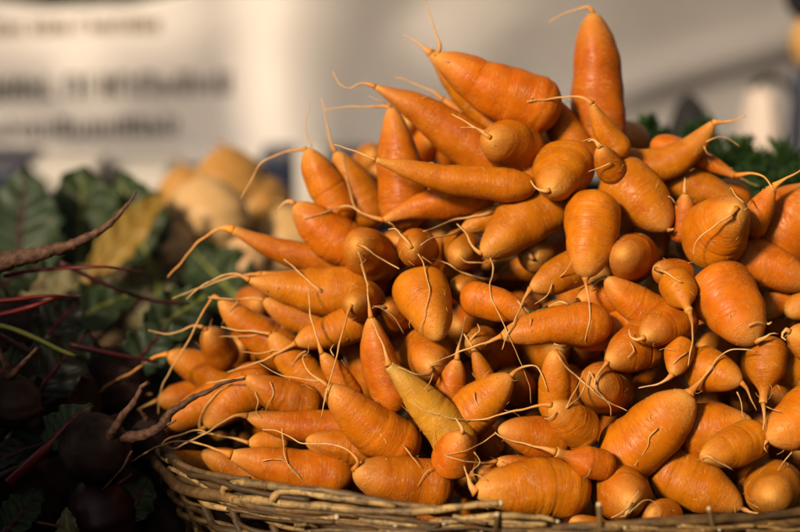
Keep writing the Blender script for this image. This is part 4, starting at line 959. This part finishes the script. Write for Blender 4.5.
# ------------------------------------------------------------------ feathery carrot greens behind the heap, right
rg_ = random.Random(4)
def sprig(base, tip, spread, label, n=11, seed=0):
    q = random.Random(seed); b, t = W(*base), W(*tip); ax = (t - b); L = ax.length; axn = ax.normalized()
    droop = Vector((q.uniform(-.2, .2), q.uniform(-.1, .1), 0.25)) * L
    main = [b + ax * u + droop * (u * (1 - u)) for u in np.linspace(0, 1, 14)]
    v, f, tt_, a = tube_geo(main, [0.0013 * (1 - 0.7 * i / 13) for i in range(14)], 6)
    o = empty('carrot_greens', b); tag(o, label, 'foliage', 'carrot tops behind the heap')
    mk('stalk', v, f, M['frond'], o, b)
    V = []; F = []
    def quad(p, d, ln, wd):
        nrm = Vector((q.uniform(-1, 1), q.uniform(-1, 1), q.uniform(-1, 1))); s = d.cross(nrm)
        if s.length < 1e-6: return
        s = s.normalized() * wd; k = len(V)
        V.extend([list(p), list(p + d * ln * 0.5 + s), list(p + d * ln), list(p + d * ln * 0.5 - s)]); F.append((k, k + 1, k + 2, k + 3))
    for i in range(n * 2):
        u = 0.25 + 0.75 * i / (n * 2); p0 = main[int(u * 13)]
        d = (axn * q.uniform(0.2, 0.9) + Vector((q.uniform(-1, 1), q.uniform(-1, 1), q.uniform(-0.6, 0.8)))).normalized()
        bl = spread * (1.1 - 0.6 * u) * q.uniform(0.7, 1.1)
        for j in range(16):
            p = p0 + d * bl * j / 16
            for _ in range(5):
                dd = (d * 0.7 + Vector((q.uniform(-1, 1), q.uniform(-1, 1), q.uniform(-1, 1)))).normalized()
                quad(p, dd, q.uniform(0.004, 0.011), 0.0011)
    tag(mk('leaflets', V, F, M['frond'], o, b, smooth=False), kind='stuff')
for i, (b, t, sp, lab) in enumerate((((655, 200, 420), (652, 124, 440), 0.022, 'feathery green carrot top left of the blurred black bag'),
                                     ((740, 240, 400), (704, 172, 420), 0.042, 'feathery green carrot top under the curved right carrot'),
                                     ((690, 225, 440), (728, 168, 450), 0.042, 'feathery green carrot top below the pale bag'),
                                     ((770, 240, 400), (762, 172, 420), 0.034, 'feathery green carrot top above the rising root at right'),
                                     ((700, 240, 390), (756, 196, 400), 0.042, 'feathery green carrot top behind the drooping carrot tail'),
                                     ((760, 230, 420), (738, 150, 440), 0.03, 'feathery green carrot top reaching below the pale bag'),
                                     ((800, 230, 420), (778, 160, 430), 0.03, 'feathery green carrot top at the right edge'),
                                     ((712, 190, 460), (700, 128, 470), 0.016, 'feathery green carrot top before the black bag'))):
    sprig(b, t, sp, lab, seed=40 + i)

# ------------------------------------------------------------------ the banner and what stands before it
YB = 2.0
def on_banner(px, py, y=YB):
    d = FWD + RGT * ((px - 400) / FPX) - UPV * ((py - 266) / FPX)
    return CAMP + d * (y / d.y)
def ban_y(px, py):
    d = 0.006 * math.sin(px / 60) + 0.004 * math.sin(px / 27 + 1)
    # sagging diagonal fold at the right
    ln = 88 - (px - 620) * 0.29
    if px > 560: d -= min(1, (px - 560) / 90) * (0.020 * math.exp(-((py - ln) / 20) ** 2) - 0.010 * math.exp(-((py - ln - 30) / 20) ** 2))
    return d
banner = empty('banner', on_banner(300, 165)); tag(banner, 'wide off white cloth banner with blurred dark lettering behind everything', 'banner')
nx, ny = 110, 26; V = []; F = []
for j in range(ny + 1):
    for i in range(nx + 1):
        px = -140 + i * (1090 / nx)
        top = float(np.interp(px, [-140, 10, 40, 130, 190, 240, 950], [-4, 2, 9, 5, -8, -70, -90]))
        bot = float(np.interp(px, [-140, 330, 560, 950], [162, 168, 176, 168]))
        py = bot + (top - bot) * j / ny
        p = on_banner(px, py); p.y += ban_y(px, py); V.append(list(p))
for j in range(ny):
    for i in range(nx):
        k = j * (nx + 1) + i; F.append((k, k + 1, k + nx + 2, k + nx + 1))
bo = mk('cloth', V, F, M['banner'], banner, on_banner(300, 165))
md = bo.modifiers.new('thickness', 'SOLIDIFY'); md.thickness = 0.0012; md.offset = 1
# three lines of unreadable lettering: uprights and bars of each blurred letter
rl = random.Random(12)
def line_of_marks(x0, x1, yb, h, mat, slope, gaps=()):
    x = x0
    while x < x1:
        wd = rl.uniform(0.42, 0.72) * h
        if any(g0 < x < g1 for g0, g1 in gaps): x += wd; continue
        V = []; F = []
        def bar(xa, ya, xb, yb_):
            k = len(V)
            for (u, v) in ((xa, ya), (xb, ya), (xb, yb_), (xa, yb_)):
                p = on_banner(u, v); p.y += ban_y(u, v) - 0.0035; V.append(list(p))
            F.append((k, k + 1, k + 2, k + 3))
        y = yb + (x - x0) * slope; st = 0.17 * h; hh = h * rl.choice([1, 1, 1, 0.78])
        bar(x, y, x + st, y - hh)
        if rl.random() < 0.85: bar(x + wd - st, y, x + wd, y - hh * rl.choice([1, 0.8]))
        kk = rl.random()
        if kk < 0.4: bar(x + st, y, x + wd - st, y - 0.14 * h)
        elif kk < 0.75: bar(x + st, y - hh * 0.55, x + wd - st, y - hh * 0.42)
        else: bar(x + st, y - hh, x + wd - st, y - hh * 0.86)
        mk('letter', V, F, mat, banner, V[0], smooth=False)
        x += wd + 0.24 * h
line_of_marks(-6, 152, 36, 15, M['print_brown'], -0.03)
line_of_marks(-8, 226, 101, 23, M['print'], -0.035, ((64, 76),))
line_of_marks(-10, 170, 140, 20, M['print'], -0.03)

stall = empty('rear_stall', (0, 1.95, 0)); tag(stall, 'dark cloth covered stall counter beneath the banner', 'stall')
box('counter', (-1.6, 1.70, 0.70), (1.6, 2.30, 0.74), M['black'], stall, 0.004)
box('skirt', (-1.6, 1.705, 0.0), (1.6, 1.715, 0.698), M['black'], stall)
def slab(name, px0, px1, py0, py1, y, depth, mat, label, cat):
    a, b = on_banner(px0, py1, y), on_banner(px1, py0, y)
    return tag(box(name, (a.x, y, 0.741), (b.x, y + depth, b.z), mat, None, 0.006), label, cat)
slab('box', 22, 96, 166, 200, 1.80, 0.10, M['white'], 'blurred white box under the left of the banner', 'box')
slab('box', 112, 168, 172, 200, 1.86, 0.10, M['white'], 'blurred white box beside the golden turnips', 'box')
slab('box', 296, 326, 150, 230, 1.74, 0.08, M['white'], 'blurred upright white box left of the carrots', 'box')
slab('tub', -40, 20, 168, 215, 1.76, 0.14, M['navy'], 'dark blue tub at the left edge below the banner', 'tub')
slab('tub', 258, 294, 158, 230, 1.82, 0.10, M['navy'], 'dark blue tub right of the golden turnips', 'tub')
slab('tub', 330, 372, 160, 230, 1.80, 0.10, M['navy'], 'dark blue tub behind the upper left carrots', 'tub')

# slumped black bag, pale bag with dark handle, ochre cloth on a navy post
def lump(name, cx, base_y, top_y, half, y, mat, label, cat, peak=0.55, seed=0, parent=None, depth=0.8, z0=None):
    q = random.Random(seed); b = on_banner(cx, base_y, y); t = on_banner(cx, top_y, y); hw = half * y / FPX
    zb_ = 0.741 if z0 is None else z0
    ts = np.linspace(0, 1, 22); seg = 26; ang = np.linspace(0, 2 * np.pi, seg, endpoint=False); P = []; Q = []
    k = [q.uniform(0, 6) for _ in range(4)]
    for u in ts:
        P.append(Vector((b.x + 0.1 * hw * math.sin(u * 3 + k[0]), y, zb_ + (t.z - zb_) * u)))
        rr = hw * (1 - u ** 1.6) ** peak + 0.0005
        Q.append(rr * (1 + 0.07 * np.sin(3 * ang + k[1] + u * 3) + 0.05 * np.sin(5 * ang + k[2] - u * 4) + 0.03 * np.sin(9 * ang + 8 * u)))
    v, f, tt_, a = tube_geo(P, Q, seg, depth)
    o = mk(name, v, f, mat, parent, P[0])
    if label: tag(o, label, cat)
    return o
lump('bag', 688, 190, 92, 74, 1.55, M['black'], 'slumped black bag blurred behind the curved right carrot', 'bag', 0.55, 1, depth=0.6, z0=0.741)
pb = lump('bag', 750, 180, 84, 46, 1.78, M['pink'], 'pale pinkish bag with a dark handle at the far right', 'bag', 0.35, 2, depth=0.5)
P = [on_banner(x, y, 1.70) for x, y in ((752, 88), (760, 80), (774, 78), (786, 84), (793, 96), (796, 112))]
v, f, t, a = tube_geo(catmull([list(p) for p in P], 20), [0.0045] * 20, 8); mk('handle', v, f, M['black'], pb, P[0])
post = empty('post', (on_banner(796, 180, 1.66).x, 1.66, 0)); tag(post, 'navy post with ochre cloth and dark top at the right edge', 'post')
px_ = on_banner(797, 120, 1.66)
v, f, t, a = tube_geo([Vector((px_.x, 1.66, 0)), Vector((px_.x, 1.66, 0.9)), Vector((px_.x, 1.66, 1.10))], [0.008] * 3, 12); mk('pole', v, f, M['navy'], post, (px_.x, 1.66, 0))
zc = on_banner(797, 66, 1.66).z; zt = on_banner(797, 12, 1.66).z
v, f, t, a = tube_geo([Vector((px_.x + 0.006, 1.655, zc + (zt - zc) * u)) for u in np.linspace(0, 1, 12)], [0.006 + 0.014 * math.sin(math.pi * (0.08 + 0.84 * u)) for u in np.linspace(0, 1, 12)], 14); mk('cloth', v, f, M['ochre'], post, (px_.x, 1.655, zc))
v, f, t, a = tube_geo([Vector((px_.x + 0.002, 1.655, zt - 0.004 + 0.05 * u)) for u in np.linspace(0, 1, 10)], [0.010 + 0.016 * math.sin(math.pi * (0.1 + 0.8 * u)) for u in np.linspace(0, 1, 10)], 14); mk('dark_top', v, f, M['black'], post, (px_.x, 1.655, zt))

# hedge behind the banner
hq = random.Random(2); V = []; F = []
for i in range(5000):
    p = Vector((hq.uniform(-2.2, 2.2), hq.uniform(2.7, 3.3), hq.uniform(0.2, 2.1))); k = len(V)
    a = Vector((hq.uniform(-1, 1), hq.uniform(-1, 1), hq.uniform(-1, 1))).normalized(); b = a.cross(Vector((hq.uniform(-1, 1), hq.uniform(-1, 1), hq.uniform(-1, 1)))).normalized()
    V += [list(p - a * 0.05), list(p + b * 0.03), list(p + a * 0.05), list(p - b * 0.03)]; F.append((k, k + 1, k + 2, k + 3))
hg = empty('hedge', (0, 3.0, 0)); tag(hg, 'dark green hedge showing above the banner at the upper left', 'hedge')
tag(mk('foliage', V, F, M['hedge'], hg, (0, 3.0, 0), smooth=False), kind='stuff')
for x in (-1.5, -0.5, 0.5, 1.5):
    v, f, t, a = tube_geo([Vector((x, 3.0, 0)), Vector((x + 0.04, 3.0, 0.8)), Vector((x - 0.02, 3.02, 1.9))], [0.04, 0.03, 0.012], 8); mk('trunk', v, f, M['crate'], hg, (x, 3.0, 0))

# ------------------------------------------------------------------ pelmet added unseen above the frame, its gaps shaped for the banner's sun patches
YP = 1.62
LIT = [[(-60, 0), (238, -20), (196, 20), (166, 50), (130, 56), (100, 50), (0, 60), (-60, 62)],
       [(74, 54), (122, 54), (116, 84), (98, 92), (94, 112), (74, 116), (70, 90)],
       [(-10, 122), (26, 112), (34, 130), (26, 156), (-10, 160)],
       [(236, -30), (330, -30), (312, 40), (306, 90), (316, 176), (262, 176), (252, 110), (240, 60)],
       [(470, -30), (520, -30), (440, 60), (400, 60)]]
def px_of(p):
    v = p - CAMP; d = v.dot(FWD); return 400 + v.dot(RGT) / d * FPX, 266 - v.dot(UPV) / d * FPX
aw = empty('added_shade_net', (-0.4, YP, 0)); tag(aw, 'added unseen net shaping sun and shade on the banner', 'net')
V = []; F = []; idx = {}
CS = 0.012; PX0, PX1, PZ0, PZ1 = -1.5, 0.72, 1.072, 1.56
def vid(x, z):
    key = (round(x, 4), round(z, 4))
    if key not in idx: idx[key] = len(V); V.append((x, YP, z))
    return idx[key]
for i in range(int((PX1 - PX0) / CS)):
    for j in range(int((PZ1 - PZ0) / CS)):
        x, z = PX0 + i * CS, PZ0 + j * CS
        qp = Vector((x + CS / 2, YP, z + CS / 2)); p = qp - SUNV * ((YB - YP) / (-SUNV.y))
        u, v_ = px_of(p)
        if any(inside(u, v_, g) for g in LIT) or (i + 2 * j) % 4 == 0: continue          # cells left open to set sun and part shade on the banner
        F.append((vid(x, z), vid(x + CS, z), vid(x + CS, z + CS), vid(x, z + CS)))
po = mk('canvas', V, F, M['sun_mask'], aw, (-0.4, YP, PZ0), smooth=False)
md = po.modifiers.new('thickness', 'SOLIDIFY'); md.thickness = 0.002
for x in (PX0, PX1):
    v, f, t, a = tube_geo([Vector((x, YP + 0.02, 0)), Vector((x, YP + 0.02, 1)), Vector((x, YP + 0.02, PZ1 + 0.03))], [0.014] * 3, 10); mk('pole', v, f, M['white'], aw, (x, YP + 0.02, 0))
v, f, t, a = tube_geo([Vector((PX0, YP + 0.006, PZ1 + 0.012)), Vector((0, YP + 0.006, PZ1 + 0.012)), Vector((PX1, YP + 0.006, PZ1 + 0.012))], [0.010] * 3, 10); mk('rail', v, f, M['white'], aw, (PX0, YP, PZ1))

# unseen light blockers added outside the frame: crates at left, cloths behind and right
cr = empty('added_shade_crates', (-0.62, 0.56, TZ)); tag(cr, 'added tall dark crate out of view, shading the beets', 'crate')  # added crates, there only to keep light off the beets
for k in range(4):
    z0 = TZ + 0.004 + k * 0.095; z1 = z0 + 0.088
    box('slat', (-0.84, 0.44, z0), (-0.42, 0.452, z1), M['table'], cr); box('slat', (-0.84, 0.70, z0), (-0.42, 0.712, z1), M['table'], cr)
    box('slat', (-0.84, 0.454, z0), (-0.828, 0.698, z1), M['table'], cr); box('slat', (-0.432, 0.454, z0), (-0.42, 0.698, z1), M['table'], cr)
box('lid', (-0.845, 0.435, TZ + 0.386), (-0.415, 0.717, TZ + 0.396), M['table'], cr)
op = empty('added_sky_blocker', (0.4, -1.7, 0)); tag(op, 'dark canvas stall across the aisle behind the photographer', 'stall')  # unseen cloths added to cut sky fill from the front and right
box('back_blocker', (-1.6, -1.72, 0.01), (3.0, -1.71, 1.9), M['blocker_cloth'], op)
box('side_blocker', (1.3, -1.70, 0.01), (1.31, 2.4, 2.0), M['blocker_cloth'], op)

lb = empty('added_shade_box', (0, 0.57, TZ)); tag(lb, 'added low dark box out of view, shading the basket wall', 'box')  # unseen box added to shade the lower basket wall
box('front_board', (-0.55, 0.50, TZ + 0.002), (0.75, 0.512, 0.900), M['table'], lb); box('rear_board', (-0.55, 0.603, TZ + 0.002), (0.75, 0.615, 0.902), M['table'], lb)
box('end_board', (-0.55, 0.513, TZ + 0.002), (-0.538, 0.602, 0.900), M['table'], lb); box('end_board', (0.738, 0.513, TZ + 0.002), (0.75, 0.602, 0.900), M['table'], lb)

box('lower_blocker', (-0.408, 0.46, TZ + 0.004), (-0.27, 0.705, 1.0), M['table'], cr)  # added lower step of the crates, shades the beet nearest the carrots
